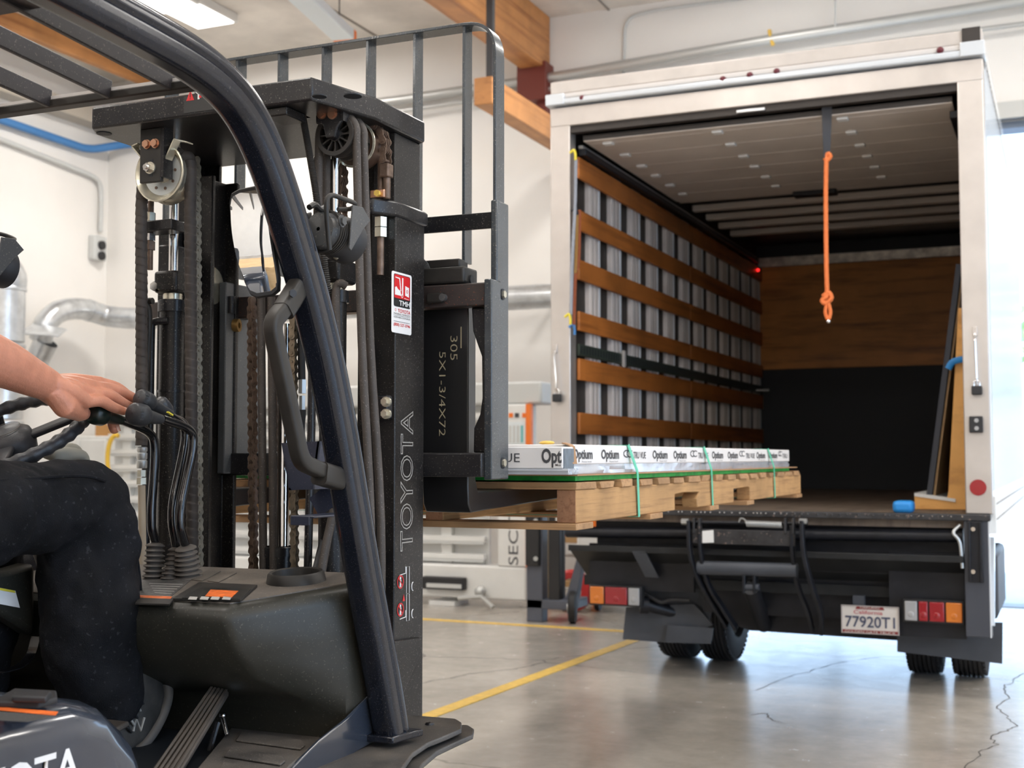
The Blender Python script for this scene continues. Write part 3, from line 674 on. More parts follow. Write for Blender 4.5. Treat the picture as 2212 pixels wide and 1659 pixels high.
# number plate
a_ = at(1817, 1306, Y=7.0); b_ = at(1943, 1378, Y=7.0)
m_cream = M('plate_cream', (.66, .61, .56), .35); m_maroon = M('plate_maroon', (.22, .03, .03), .4); m_plate_ink = M('plate_navy', (.06, .07, .12), .5)
pl = P('number_plate', MB().box(a_.x, b_.x, 7.0, 7.006, b_.z+.012, a_.z), m_cream, bevel=.002)
W_ = b_.x-a_.x; Hh = a_.z-b_.z-.012; zb_ = b_.z+.012
MB().poly([(a_.x, 6.997, zb_), (b_.x, 6.997, zb_), (b_.x, 6.997, zb_+Hh*.13), (a_.x, 6.997, zb_+Hh*.13)], (0, .0029, 0)).build('plate_frame', m_maroon, pl)
MB().poly([(a_.x+W_*.25, 6.997, zb_+Hh*.87), (a_.x+W_*.75, 6.997, zb_+Hh*.87), (a_.x+W_*.72, 6.997, zb_+Hh), (a_.x+W_*.28, 6.997, zb_+Hh)], (0, .0029, 0)).build('plate_frame', m_maroon, pl)
fr = MB()
for x_, y_, X_, Y_ in ((0, 0, 1, .03), (0, .97, 1, 1), (0, 0, .02, 1), (.98, 0, 1, 1)):
    fr.box(a_.x+W_*x_, a_.x+W_*X_, 6.994, 6.9995, zb_+Hh*y_, zb_+Hh*Y_)
fr.build('plate_frame', M('plate_rim', (.45, .40, .38), .4), pl, bevel=.001)
def ptxt(s, fx, fz, h, wd, mt, **k): return text(s, (a_.x+W_*fx, 6.9965, zb_+Hh*fz), (1, 0, 0), (0, 0, 1), Hh*h, mt, pl, width=W_*wd, **k)
ptxt('77920T1', .07, .24, .40, .86, m_plate_ink, bold=.012)
ptxt('GOLDEN GATE TRUCK', .06, .025, .09, .88, m_cream); ptxt('OAKLAND', .33, .895, .085, .34, m_cream)
ptxt('California', .22, .70, .14, .50, M('plate_red_script', (.5, .05, .08), .5))
P('plate_bracket', MB().box(a_.x+.06, a_.x+.12, 7.01, 7.05, a_.z-.03, a_.z+.05), m_flap)
# flaps
def flap(pts, yy, mat=m_flap): return P('mud_flap', MB().poly([at(u, v_, Y=yy) for u, v_ in pts], (0, .012, 0)), mat)
flap(((1352, 1312), (1500, 1305), (1540, 1350), (1440, 1388), (1345, 1381)), 7.16)
flap(((1442, 1350), (1541, 1357), (1535, 1391), (1437, 1388)), 7.12)
flap(((1380, 1262), (1560, 1262), (1530, 1345), (1390, 1330)), 7.2)
flap(((1938, 1340), (2166, 1345), (2165, 1434), (1938, 1408)), 7.18)
P('exhaust_pipe', MB().cyl(at(1392, 1305, Y=7.1), at(1500, 1335, Y=7.25), .035, 16).cyl(at(1385, 1305, Y=7.1)+V((0, -.02, 0)), at(1400, 1307, Y=7.1), .05, 16), m_frame)
P('air_hose', MB().tube(smooth_path([at(1385, 1275, Y=7.08), at(1425, 1300, Y=7.08), at(1450, 1296, Y=7.08), at(1490, 1297, Y=7.08)]), .011, 8), m_dark)
# right guide column of the lift gate
x0, x1 = at(2083, 1200, Y=6.93).x, at(2136, 1200, Y=6.93).x
zt_, zb_ = at(2100, 1122, Y=6.93).z, at(2100, 1376, Y=6.93).z
gc = P('lift_column', MB().box(x0, x1, 6.93, 7.05, zb_, zt_), M('column_slate', (.05, .055, .07), .4), bevel=.004)
zi = at(2100, 1258, Y=6.9).z
MB().box(x0+.02, x0+.033, 6.9, 6.929, zi, zt_-.01).box(x0+.075, x0+.09, 6.9, 6.929, zi, zt_-.01).box(x0+.02, x0+.09, 6.915, 6.929, zi, zt_-.01).build('guide_channel', m_frame, gc, bevel=.003)
for v_ in (1143, 1235): q = at(2102, v_, Y=6.91); MB().cyl((q.x, 6.906, q.z), (q.x, 6.914, q.z), .011).build('bolt', m_chrome, gc)
MB().box(x1, x1+.006, 6.93, 7.05, zb_, zt_).build('edge_strip', m_fibre, gc)
P('gate_chain', MB().tube(smooth_path([(x0-.02, 6.95, zt_-.03), (x0-.05, 6.93, zt_-.07), (x0-.02, 6.93, zt_-.12), (x0-.01, 6.93, zt_-.25)]), .009, 8), m_conduit)
P('fuel_tank', MB().box(TX1-.22, TX1-.01, 7.5, 8.4, .35, .72), m_flap, bevel=.03)
P('side_bracket', MB().bar((TX1-.01, 7.1, ZF-.12), (TX1-.015, 7.02, zb_+.05), .02, .03), m_fibre)
# lift gate
G = P('lift_gate', MB().tube([at(1225, 1149, Y=6.98), at(2080, 1158, Y=6.98)], .032, 20), m_frame)
def g(name, mb, mat, **k): return mb.build(name, mat, G, **k)
xa, xb = at(1228, 1176, Y=6.9).x, at(2081, 1203, Y=6.9).x
za_, zb2 = at(1228, 1178, Y=6.90).z, at(1263, 1244, Y=7.02).z
m_gate = M('gate_plate', (.018, .019, .020), .5, spec=.3, var=.3, vscale=6)
g('platform', MB().hexa([(xa, 6.90, za_-.012), (xb, 6.9, za_-.012), (xb, 7.2, zb2-.012), (xa, 7.2, zb2-.012)], [(xa, 6.9, za_), (xb, 6.9, za_), (xb, 7.2, zb2), (xa, 7.2, zb2)]), m_gate)
g('platform_lip', MB().box(xa, xb, 6.893, 6.905, za_-.03, za_+.004), m_gate, bevel=.003)
g('platform_lip', MB().box(xa+.02, xb, 7.10, 7.11, zb2-.06, zb2-.0), m_gate, bevel=.003)
g('platform_rib', MB().hexa([at(1366, 1190, Y=6.9), at(1395, 1190, Y=6.9), at(1424, 1248, Y=7.0), at(1395, 1246, Y=7.0)], [at(1366, 1190, Y=6.9)+V((0, -.012, 0)), at(1395, 1190, Y=6.9)+V((0, -.012, 0)), at(1424, 1248, Y=7.0)+V((0, -.012, 0)), at(1395, 1246, Y=7.0)+V((0, -.012, 0))]), m_flap)
g('main_beam', MB().box(at(1290, 1200, Y=7.06).x, at(2082, 1200, Y=7.06).x, 7.06, 7.1, .62, ZF-.04), m_frame)
g('torsion_tube', MB().cyl(at(1508, 1226, Y=6.88), at(1722, 1232, Y=6.88), .038, 24), m_flap)
for u in (1610, 1632): q = at(u, 1262, Y=6.9); g('clevis', MB().box(q.x-.008, q.x+.008, 6.86, 6.93, q.z-.05, q.z+.06), m_frame, bevel=.004)
g('clevis_pin', MB().cyl(at(1605, 1268, Y=6.88), at(1640, 1268, Y=6.88), .018), m_flap)
g('hydraulic_ram', MB().cyl(at(1622, 1268, Y=6.88), at(1650, 1350, Y=7.3), .045, 18), m_frame)
g('lower_box', MB().poly([at(1560, 1290, Y=7.3), at(1950, 1290, Y=7.3), at(1945, 1384, Y=7.3), at(1830, 1376, Y=7.3), at(1620, 1362, Y=7.3), at(1560, 1340, Y=7.3)], (0, .1, 0)), m_frame)
g('mid_plate', MB().box(at(1520, 1250, Y=7.15).x, at(2070, 1250, Y=7.15).x, 7.15, 7.17, .36, .75), m_frame)
# bracket with spring
bk = g('hinge_plate', MB().box(at(1495, 1160, Y=6.84).x, at(1717, 1160, Y=6.84).x, 6.84, 6.86, at(1600, 1177, Y=6.84).z, at(1600, 1145, Y=6.84).z), m_plate_, bevel=.003)
g('hinge_sticker', MB().poly([at(1517, 1147, Y=6.838), at(1541, 1145, Y=6.838), at(1542, 1172, Y=6.838), at(1517, 1173, Y=6.838)], (0, .0015, 0)), m_white)
sp_ = []
a_, b_ = at(1612, 1131, Y=6.85), at(1690, 1134, Y=6.85)
for i in range(20*10+1): t_ = i/10*2*math.pi; sp_.append(a_.lerp(b_, i/200)+V((0, math.cos(t_)*.016, math.sin(t_)*.016)))
g('spring', MB().tube(sp_, .0035, 6), m_conduit)
g('hinge_shaft', MB().cyl(at(1478, 1128, Y=6.86), at(1745, 1131, Y=6.86), .009, 12), m_frame)
g('spring_hook', MB().tube(smooth_path([at(1612, 1131, Y=6.85), at(1608, 1122, Y=6.85), at(1600, 1120, Y=6.85), at(1596, 1128, Y=6.85)]), .004, 6), m_conduit)
for u in (1500, 1512, 1697, 1714): q = at(u, 1133, Y=6.85); g('hinge_ear', MB().box(q.x-.006, q.x+.006, 6.83, 6.88, q.z-.05, q.z+.035), m_plate_, bevel=.003)
for u in (1480, 1735): q = at(u, 1127, Y=6.86); g('shaft_nut', MB().cyl(q-V((.02, 0, 0)), q+V((.02, 0, 0)), .017, 6), m_conduit)
# curved lift arms (bent flat bars)
def arm(pts, w_=.018, h=.045):
    pp = [at(u, v_, Y=yy) for u, v_, yy in pts]; g('lift_arm', MB().sweep([(-w_/2, -h/2), (w_/2, -h/2), (w_/2, h/2), (-w_/2, h/2)], smooth_path(pp)), m_frame, bevel=.003)
arm([(1488, 1125, 6.84), (1490, 1185, 6.83), (1502, 1235, 6.86), (1535, 1295, 6.98), (1570, 1352, 7.1)])
arm([(1510, 1135, 6.86), (1515, 1200, 6.86), (1530, 1260, 6.92), (1560, 1310, 7.0), (1590, 1356, 7.1)])
arm([(1710, 1135, 6.86), (1712, 1190, 6.86), (1722, 1260, 6.92), (1745, 1320, 7.0), (1756, 1362, 7.1)])
arm([(1732, 1125, 6.84), (1736, 1190, 6.83), (1752, 1260, 6.86), (1772, 1320, 6.98), (1775, 1366, 7.1)], .02, .05)
# ------------------------------------------------------------------ things in or on the truck
# pull strap and rope
xs = at(1786, 300, Y=YT+.06); yr = YT+.06
t = thing('pull_rope', 'orange twisted pull rope on a black webbing strap hanging in the open truck rear', 'rope', (xs.x, yr, ZH-1.6))
def rp(u, v_): return at(u, v_, Y=yr)
tw = MB(); sec = [(-.028, -.0015), (.028, -.0015), (.028, .0015), (-.028, .0015)]
pth = [rp(1786, 224), rp(1786, 262), rp(1787, 300), rp(1785, 340)]
n0 = len(pth)
for i in range(9):
    t_ = i/8; c = rp(1786, 208+134*t_); a_ = math.radians(8+48*max(0, t_-.2)); hw = .029*(1-.30*t_)
    s_ = V((math.cos(a_)*hw, math.sin(a_)*hw, 0)); nn = V((-s_.y, s_.x, 0)).normalized()*.0015
    tw.v += [c-s_-nn, c+s_-nn, c+s_+nn, c-s_+nn]
for i in range(8):
    for k in range(4): tw.f.append((i*4+k, i*4+(k+1) % 4, i*4+4+(k+1) % 4, i*4+4+k))
tw.f += [(0, 1, 2, 3), (35, 34, 33, 32)]
tw.build('webbing_strap', M('black_webbing', (.03, .03, .035), .6), t)
m_rope = M('orange_rope', (.82, .22, .06), .7, bump=.5, bscale=300)
def twisted(pts, r, strands=3, pitch=.03, mat=m_rope, name='rope', parent=None, seg=6):
    pts = smooth_path(pts, 10); L_ = 0; mbs = [[] for _ in range(strands)]
    last = pts[0]; fine = []
    for a_, b_ in zip(pts[:-1], pts[1:]):
        k = max(1, int((b_-a_).length/(pitch/8)))
        for i in range(k): fine.append(a_.lerp(b_, i/k))
    fine.append(pts[-1])
    d = (fine[-1]-fine[0]).normalized(); 
    for i, p in enumerate(fine):
        tn = (fine[min(i+1, len(fine)-1)]-fine[max(i-1, 0)]).normalized(); u = tn.cross(V((0, 1, .01))).normalized(); b2 = tn.cross(u)
        if i: L_ += (p-fine[i-1]).length
        for s_ in range(strands):
            a = L_/pitch*2*math.pi + s_*2*math.pi/strands; mbs[s_].append(p + u*math.cos(a)*r*.62 + b2*math.sin(a)*r*.62)
    mb = MB()
    for q in mbs: mb.tube(q, r*.5, seg)
    return mb.build(name, mat, parent)
twisted([rp(1785, 342), rp(1784, 430), rp(1785, 560), rp(1787, 640)], .012, parent=t)
twisted([rp(1778, 640), rp(1790, 632), rp(1796, 645), rp(1782, 655), rp(1776, 648), rp(1788, 640)], .012, name='knot', parent=t)
twisted([rp(1786, 655), rp(1783, 675), rp(1789, 690), rp(1794, 675), rp(1790, 655)], .010, name='rope_loop', parent=t)
twisted([rp(1782, 345), rp(1788, 332), rp(1794, 338), rp(1786, 348)], .011, name='rope_tie', parent=t)
MB().ball(rp(1790, 694), .013, 10).build('rope_end', m_chrome, t)
# bungee cords on the first slats
def hang(name, lab, pts, r, mat, hooks):
    t = thing(name, lab, 'bungee cord', at(*pts[-1], X=IX0+.05), group='cords hung on the left wall slats')
    if mat == 'g': mt = M('grey_cord', (.35, .37, .42), .6)
    elif mat == 'y': mt = M('ochre_cord', (.42, .24, .07), .6)
    else: mt = M('rust_cord', (.36, .10, .04), .6)
    twisted([at(u, v_, X=IX0+.045) for u, v_ in pts], r, 2, .02, mt, 'cord', t, 5)
    for u, v_, c in hooks:
        q = at(u, v_, X=IX0+.045)
        MB().tube(smooth_path([q+V((0, 0, -.03)), q, q+V((-.01, 0, .03)), q+V((-.035, 0, .015))]), .008, 8).build('hook', c, t)
m_yhook = M('yellow_plastic', (.75, .62, .05), .4)
hang('bungee_cord', 'long pale grey bungee cord with yellow ends on the left wall slats', [(1244, 345), (1242, 450), (1236, 560), (1233, 680)], .010, 'g', ((1243, 335, m_yhook), (1232, 690, m_yhook)))
hang('bungee_cord', 'ochre bungee cord hanging from the second slat in the truck', [(1247, 465), (1245, 540), (1243, 590)], .009, 'y', ((1247, 460, m_frame),))
hang('bungee_cord', 'rust-red bungee cord with a blue hook hanging from the second slat', [(1252, 455), (1250, 560), (1243, 600), (1240, 700)], .010, 'r', ((1241, 712, m_blue),))
# cargo bar at the far wall
q = at(1650, 843, Y=YE-.35)
tag(MB().cyl((IX0+.02, q.y, q.z), (IX0+.14, q.y, q.z), .012).build('cargo_bar_end', m_conduit), 'small metal peg sticking out at the far left corner of the cargo box', 'peg')
# a-frame glass rack on the right
m_birch = M('birch_plywood', (.85, .44, .13), .5, var=.12, vscale=3, grain=(3, 3, 9), gcol=(.50, .22, .06))
ya = 7.55
def ap(u, v_, y=ya): return at(u, v_, Y=y)
t = thing('glass_rack', 'orange plywood A-frame rack leaning along the right wall inside the truck', 'rack', (at(2030, 1105, Y=ya).x, ya, ZF))
zbot = ZF+.002
xr = IX1+.03; base_l = ap(1976, 1100).x
ztp = ap(2075, 665).z; ztoe = ap(1990, 1072).z
for k in range(3):
    yy = ya + k*.95
    MB().poly([(base_l, yy, zbot), (xr, yy, zbot), (xr, yy, ztp), (ap(2070, 665).x, yy, ztp), (ap(2049, 1075).x, yy, ztoe+.03), (ap(2045, 1082).x, yy, ztoe-.02), (base_l, yy, ztoe)], (0, .02, 0)).build('end_frame', m_birch, t, bevel=.002)
MB().box(base_l+.01, ap(2045, 1082).x, ya+.0201, ya+2.2, zbot+.02, ztoe-.01).build('toe_shelf', m_birch, t, bevel=.003)
MB().poly([(base_l, ya-.006, ztoe), (base_l+.22, ya-.006, ztoe-.03), (base_l+.22, ya-.006, ztoe-.012), (base_l, ya-.006, ztoe+.018)], (0, 2.2, 0)).build('felt_strip', m_white, t)
a0 = V((ap(2022, 1085).x, ya+.03, ztoe)); a1 = V((xr-.045, ya+.03, ztp+.25))
def slab(off, th, mat, nm, yo, ln):
    d = (a1-a0).normalized(); nn = V((-d.z, 0, d.x)); nn = nn if nn.x < 0 else -nn
    s0 = a0+nn*off; s1 = a1+nn*off
    o = MB().hexa([s0+V((0, yo, 0)), s1+V((0, yo, 0)), s1+nn*th+V((0, yo, 0)), s0+nn*th+V((0, yo, 0))], [s0+V((0, yo+ln, 0)), s1+V((0, yo+ln, 0)), s1+nn*th+V((0, yo+ln, 0)), s0+nn*th+V((0, yo+ln, 0))]).build(nm, mat)
    return o
tag(slab(.012, .010, m_ply, 'plywood_sheet', .05, 2.1), 'thin plywood sheet leaning on the A-frame rack in the truck', 'sheet')
tag(slab(.026, .030, M('grey_moving_pad', (.06, .065, .08), .9, bump=.5, bscale=90), 'padded_board', .02, 2.0), 'board under a dark grey padded blanket leaning on the A-frame rack', 'board')
m_bstrap = M('bright_blue_strap', (.02, .25, .65), .5)
q = ap(2062, 780, ya-.01)
tag(MB().tube(smooth_path([ap(2048, 797, ya-.02), ap(2058, 782, ya-.02), ap(2080, 776, ya-.02), ap(2095, 777, ya-.01)]), .018, 8, flat=.3).build('ratchet_strap', m_bstrap), 'bright blue strap tied round the upright of the A-frame rack', 'strap')
q = at(1952, 1092, Z=ZF+.04)
tag(MB().box(q.x-.055, q.x+.05, q.y-.03, q.y+.1, ZF+.001, ZF+.065).build('folded_strap', m_bstrap, bevel=.02), 'folded bright blue strap lying on the truck floor left of the A-frame rack', 'strap')
# ================================================================== PALLET AND LOAD
m_pw = M('rough_pallet_wood', (.47, .265, .11), .75, var=.2, vscale=5, grain=(45, 3.2, 95), gcol=(.27, .14, .06), bump=.5, bscale=1)
m_pw2 = M('pallet_board_wood', (.43, .245, .115), .75, var=.25, vscale=4, grain=(3.5, 45, 95), gcol=(.25, .13, .06), bump=.5, bscale=1)
m_end = M('end_grain_wood', (.34, .17, .09), .8, var=.25, vscale=9, grain=(75, 20, 75), gcol=(.18, .08, .04), bump=.6, bscale=1)
PX1 = -1.185; PX0 = PX1-1.22; PY0 = 3.13; PY1 = 6.17
zs1 = at(1245, 1058, X=PX1).z; zs0 = at(1245, 1131, X=PX1).z
T = thing('pallet', 'long rough timber pallet on the forks with a notched side stringer', 'pallet', ((PX0+PX1)/2, (PY0+PY1)/2, zs0-.018))
def yat(u, v_): return at(u, v_, X=PX1).y
n1a, n1b = yat(1458, 1090), yat(1507, 1090); n2a, n2b = yat(1585, 1075), yat(1620, 1075)
rn = random.Random(3)
prof = [(PY0, zs0), (PY0, zs1), (PY1, zs1), (PY1, zs0), (n2b, zs0), (n2b, zs0+.05), (n2b-.03, zs0+.055), (n2a, zs0+.052), (n2a, zs0),
        (n1b, zs0), (n1b-.01, zs0+.03), (n1b+.02, zs0+.052), (n1a+.1, zs0+.056), (n1a, zs0+.052), (n1a, zs0)]
for i in range(4):
    xo = PX1-.055-i*(1.22-.055)/3
    s = MB().prism(prof, 'yz', xo, xo+.055).build('stringer', m_pw, T, bevel=.003)
    MB().box(xo+.002, xo+.053, PY0-.0015, PY0+.001, zs0+.002, zs1-.002).build('end_grain', m_end, s)
nb = 17; pitch = (PY1-PY0+.01)/nb
for i in range(nb):
    y = PY0-.005+i*pitch; w_ = rn.uniform(.095, .14) if i else .15
    dz = rn.uniform(0, .004)
    MB().hexa([(PX0-rn.uniform(0, .02), y, zs1), (PX1+rn.uniform(-.004, .012), y, zs1), (PX1+rn.uniform(-.004, .012), y+w_, zs1), (PX0, y+w_, zs1)],
              [(PX0, y, zs1+.018+dz), (PX1+.004, y, zs1+.018+dz), (PX1+.004, y+w_, zs1+.018+dz), (PX0, y+w_, zs1+.018+dz)]).build('deck_board', m_pw2, T, bevel=.002)
for y, w_ in ((PY0-.02, .13), (yat(1400, 1115), .13), (yat(1530, 1093), .12), (yat(1610, 1082), .12), (PY1-.13, .12)):
    MB().box(PX0, PX1+.008, y, y+w_, zs0-.017, zs0).build('bottom_board', m_pw2, T, bevel=.002)
# green board, cardboard, cartons
zg = zs1+.0225
m_green = M('bright_green_board', (.01, .32, .04), .6, var=.3, vscale=30)
tag(MB().box(PX0+.02, PX1-.01, PY0+.02, PY1-.22, zg, zg+.013).build('green_board', m_green), 'bright green corrugated board between the pallet and the cardboard sheet', 'board')
m_card = M('corrugated_cardboard', (.40, .23, .12), .75, var=.1)
tag(MB().box(PX0+.02, PX1+.004, PY0+.0, PY1-.1, zg+.0135, zg+.0175).build('cardboard_sheet', m_card), 'brown cardboard sheet under the white cartons, wider than the cartons', 'cardboard')
zc = zg+.018
m_carton = M('white_carton', (.80, .77, .75), .45)
m_wrap = M('clear_plastic_wrap', (.50, .52, .56), .14, spec=.9, coat=.6, bump=1., bscale=22)
zt1 = at(1240, 960, X=-1.2).z; zw = at(1240, 1003, X=-1.2).z
y0, y1 = at(1228, 1000, X=-1.2).y, at(1703, 990, X=-1.2).y
Kc = thing('carton', 'long white carton of acrylic sheets with printed side, right-hand one on the pallet', 'carton', (-1.5, 4.5, zc))
def crinkle(x0, x1, ya, yb, z0, z1, r):
    mb = MB(); nx = 14; ny = 44; rnd = random.Random(r); ring = []
    per = [(x0+(x1-x0)*i/nx, ya) for i in range(nx)] + [(x1, ya+(yb-ya)*i/ny) for i in range(ny)] + [(x1-(x1-x0)*i/nx, yb) for i in range(nx)] + [(x0, yb-(yb-ya)*i/ny) for i in range(ny)]
    n = len(per); cx, cy = (x0+x1)/2, (ya+yb)/2
    for k in range(4):
        for x, y in per:
            o = rnd.uniform(-.004, .005) if k in (1, 2) else 0
            sx = o if abs(x-x0) < 1e-6 or abs(x-x1) < 1e-6 else 0; sy = o if abs(y-ya) < 1e-6 or abs(y-yb) < 1e-6 else 0
            mb.v.append(V((x+(sx if x > cx else -sx), y+(sy if y > cy else -sy), z0+(z1-z0)*k/3)))
    for k in range(3):
        for i in range(n): mb.f.append((k*n+i, k*n+(i+1) % n, (k+1)*n+(i+1) % n, (k+1)*n+i))
    mb.f += [tuple(range(n))[::-1], tuple(3*n+i for i in range(n))]
    return mb
crinkle(-1.80, -1.2, y0+.01, y1, zc, zw+.004, 1).build('plastic_wrap', m_wrap, Kc, smooth=20)
MB().box(-1.802, -1.197, y0+.012, y1+.004, zw, zt1).build('lid', m_carton, Kc, bevel=.003)
MB().box(-1.79, -1.21, y0+.02, y1-.01, zc+.002, zw-.001).build('sheet_stack', M('dark_sheet_stack', (.06, .10, .12), .2), Kc)
MB().box(-1.243, -1.199, y0+.004, y0+.0118, zc+.001, zt1-.006).build('shaded_sheet_ends', MATS['dark_sheet_stack'], Kc)  # dark plate painting the shade over the sheets in the open end
# folded end flap of cardboard with a teal tape
fa = at(1214, 957, Y=y0-.005); fb = at(1232, 962, Y=y0-.005); fc = at(1237, 1002, Y=y0-.005)
MB().sweep([(-.002, -.0015), (.03, -.0015), (.03, .0015), (-.002, .0015)], [fa, fa.lerp(fb, .7), fb+V((0, 0, -.003)), fc], side=(0, 1, 0)).build('end_flap', m_card, Kc)
MB().box(at(1218, 970, Y=y0).x-.012, at(1230, 970, Y=y0).x, y0-.004, y0+.008, at(1220, 979, Y=y0).z, at(1220, 967, Y=y0).z).build('teal_tape', M('teal_tape', (.0, .32, .38), .4), Kc)
K2 = thing('carton', 'white carton lying crosswise at the near end of the pallet beside the mast', 'carton', (-1.7, PY0+.05, zc))
ye = y0-.075
x2 = at(1215, 985, Y=ye).x; z2a = at(1150, 965, Y=ye).z; z2b = at(1150, 1012, Y=ye).z
MB().box(PX0+.05, x2, ye, y0+.004, z2b, z2a).build('lid', m_carton, K2, bevel=.003)
crinkle(PX0+.052, x2+.012, ye+.004, y0+.002, zc, z2b, 2).build('plastic_wrap', m_wrap, K2, smooth=20)
MB().box(x2+.0002, x2+.002, ye+.006, y0+.002, z2b-.01, z2a-.005).build('wrapped_end', M('dark_wrap', (.09, .12, .15), .2, bump=.8, bscale=30), K2)
tx = (at(1170, 1006, Y=ye), )
text('Optium', (at(1170, 993, Y=ye).x, ye-.0005, at(1170, 993, Y=ye).z), (1, 0, 0), (0, 0, 1), .024, m_ink, K2, width=.0, bold=0) if False else None
zz = at(1150, 999, Y=ye).z
text('Opt', (at(1170, 990, Y=ye).x, ye-.0005, zz), (1, 0, 0), (0, 0, 1), .036, m_ink, K2, width=x2-at(1170, 990, Y=ye).x-.002, bold=.035)
text('Mus', (at(1200, 990, Y=ye).x, ye-.0005, zz-.009), (1, 0, 0), (0, 0, 1), .006, m_ink, K2, width=.015, bold=.01)
text('TRU VUE', (at(1123, 990, Y=ye).x-.16, ye-.0005, zz+.001), (1, 0, 0), (0, 0, 1), .024, m_ink, K2, width=.16)
# printed names along the long side (reads towards the far end)
xl = -1.197+.0006
def side_text(s, u, h, wpx, zoff=.0, bold=.0):
    ya_ = at(u, 985, X=xl).y; yb_ = at(u+wpx, 985, X=xl).y
    text(s, (xl, ya_, zw+.015+zoff), (0, 1, 0), (0, 0, 1), h, m_ink, Kc, width=yb_-ya_, bold=bold)
for u, wd in ((1238, 42), (1299, 38), (1410, 32), (1455, 28), (1538, 24), (1572, 22), (1634, 19), (1661, 18)):
    side_text('Optium', u, .026, wd, bold=.03); side_text('Museum Acrylic', u+wd*.45, .004, wd*.5, -.010)
for u, wd in ((1368, 27), (1508, 22), (1611, 19), (1690, 11)):
    side_text('TRU VUE' if u < 1680 else 'TRU', u, .021, wd, bold=.01); 
    for du in (-14, -7): 
        q = at(u+du*wd/27, 980, X=xl); MB().tube([q+V((0, .03*math.cos(a_), .010*math.sin(a_)-.0)) for a_ in [math.pi*(.3+k*.2) for k in range(8)]], .0018, 5).build('printed_scroll', m_ink, Kc)
# green strapping bands
m_band = M('green_strapping', (.10, .55, .36), .35)
for i, (u, lab) in enumerate(((1360, 'nearest'), (1523, 'middle'), (1661, 'farthest'))):
    ya_ = at(u, 963, X=-1.19).y; yb_ = at(u+24-i*4, 1100-i*15, X=-1.175).y; zl = zs0-.002
    o = MB()
    for (p, q) in (((-1.80, ya_, zt1+.0015), (-1.194, ya_, zt1+.0015)), ((-1.194, ya_, zt1+.002), (-1.178, (ya_+yb_)/2+.01, zg+.0177)), ((-1.178, (ya_+yb_)/2+.01, zg+.018), (-1.180, yb_, zl-.0015)),
                   ((-1.180, yb_, zl-.0018), (-2.41, yb_, zl-.0018)), ((-2.41, yb_, zl-.0018), (-2.415, ya_, zg+.02)), ((-2.415, ya_, zg+.02), (-1.80, ya_, zt1+.0015))):
        o.bar(p, q, .017, .0012, up=(0, 0, 1) if abs(p[2]-q[2]) < .02 else (1, 0, 0))
    tag(o.build('strapping_band', m_band, smooth=0), 'green plastic strapping band round pallet and carton, the %s of three' % lab, 'strap', 'green strapping bands')
q = at(1190, 950, Y=y0+.12)
tag(MB().ball((q.x-.02, q.y+.02, zt1+.006), .009, 12, (2.6, 1.5, .65)).build('yellow_tab', m_yellow), 'small yellow tab poking up behind the white carton end', 'tab')
# ================================================================== FORKLIFT
FC = -1.80
m_mast = M('dusty_mast_black', (.012, .011, .011), .34, spec=.3, var=.4, vscale=9, speck=.5, sscale=330, scol=(.30, .27, .23), dust=.05)
m_mastc = M('mast_black_satin', (.012, .012, .014), .28, spec=.35, var=.3, vscale=14, speck=.4, sscale=260, scol=(.28, .25, .22), dust=.05)
m_guard = M('guard_navy_gloss', (.010, .012, .019), .16, var=.2, vscale=8, spec=.55, speck=.10, sscale=400)
m_back = M('backrest_steel', (.040, .048, .055), .25, var=.25, vscale=18, speck=.3, sscale=300, coat=.25)
m_rust = M('rusty_chain', (.17, .115, .085), .5, .55, var=.35, vscale=40, bump=.3, bscale=200)
m_chain = M('oiled_chain', (.22, .18, .13), .4, .75, var=.3, vscale=50)
m_zinc = M('zinc_plated', (.66, .62, .50), .26, .7, var=.15, vscale=25)
m_bolt = M('copper_bolt', (.58, .33, .22), .28, .9)
m_hose = M('dusty_rubber_hose', (.062, .050, .042), .65, var=.2, vscale=20, speck=.3, sscale=300)
m_wraph = M('spiral_wrapped_hose', (.042, .034, .030), .6, var=.25, vscale=25, dust=.10, spec=.3)
m_plast = M('dusty_black_plastic', (.022, .020, .018), .45, spec=.35, var=.25, vscale=10, dust=.06)
m_cowl = M('olive_black_cowl', (.022, .021, .016), .42, var=.15, vscale=5, speck=.12, sscale=240, dust=.03, spec=.4)
m_dtop = M('dusty_dash_top', (.10, .085, .072), .6, var=.3, vscale=14, speck=.3, sscale=180, dust=.3, bump=.2, bscale=250)
m_mat = M('dusty_floor_mat', (.055, .050, .046), .6, var=.3, vscale=10, dust=.3, speck=.4, sscale=300, bump=.4, bscale=300)
m_wheel = M('steering_black', (.025, .026, .030), .42, bump=.25, bscale=400)
m_hood = M('hood_slate', (.030, .037, .052), .2, var=.1, vscale=4, coat=.7)
m_rubb = M('dusty_boot_rubber', (.075, .064, .055), .6, dust=.25)
m_lamph = M('lamp_grey', (.065, .065, .065), .45, speck=.3)
m_mirror = M('mirror_glass', (.92, .93, .94), .015, 1.)
m_stick = M('sticker_white', (.80, .78, .76), .4)
m_sred = M('sticker_red', (.62, .015, .02), .4)
m_sink = M('sticker_black', (.02, .02, .02), .4)
m_lett = M('letter_grey', (.42, .40, .37), .5)
m_steel = M('bright_steel', (.72, .70, .68), .12, 1.)
m_screen = M('orange_screen', (.80, .16, .03), .4, var=.3, vscale=60)
m_tan = M('tan_hose', (.46, .38, .28), .6, dust=.2)
F = thing('forklift', 'dark grey counterbalance forklift with raised mast carrying the pallet on its forks', 'forklift', (FC, 2.0, 0))
def f(name, mb, mat, **k): return mb.build(name, mat, F, **k)
def zat(u, v_, **k): return at(u, v_, **k).z
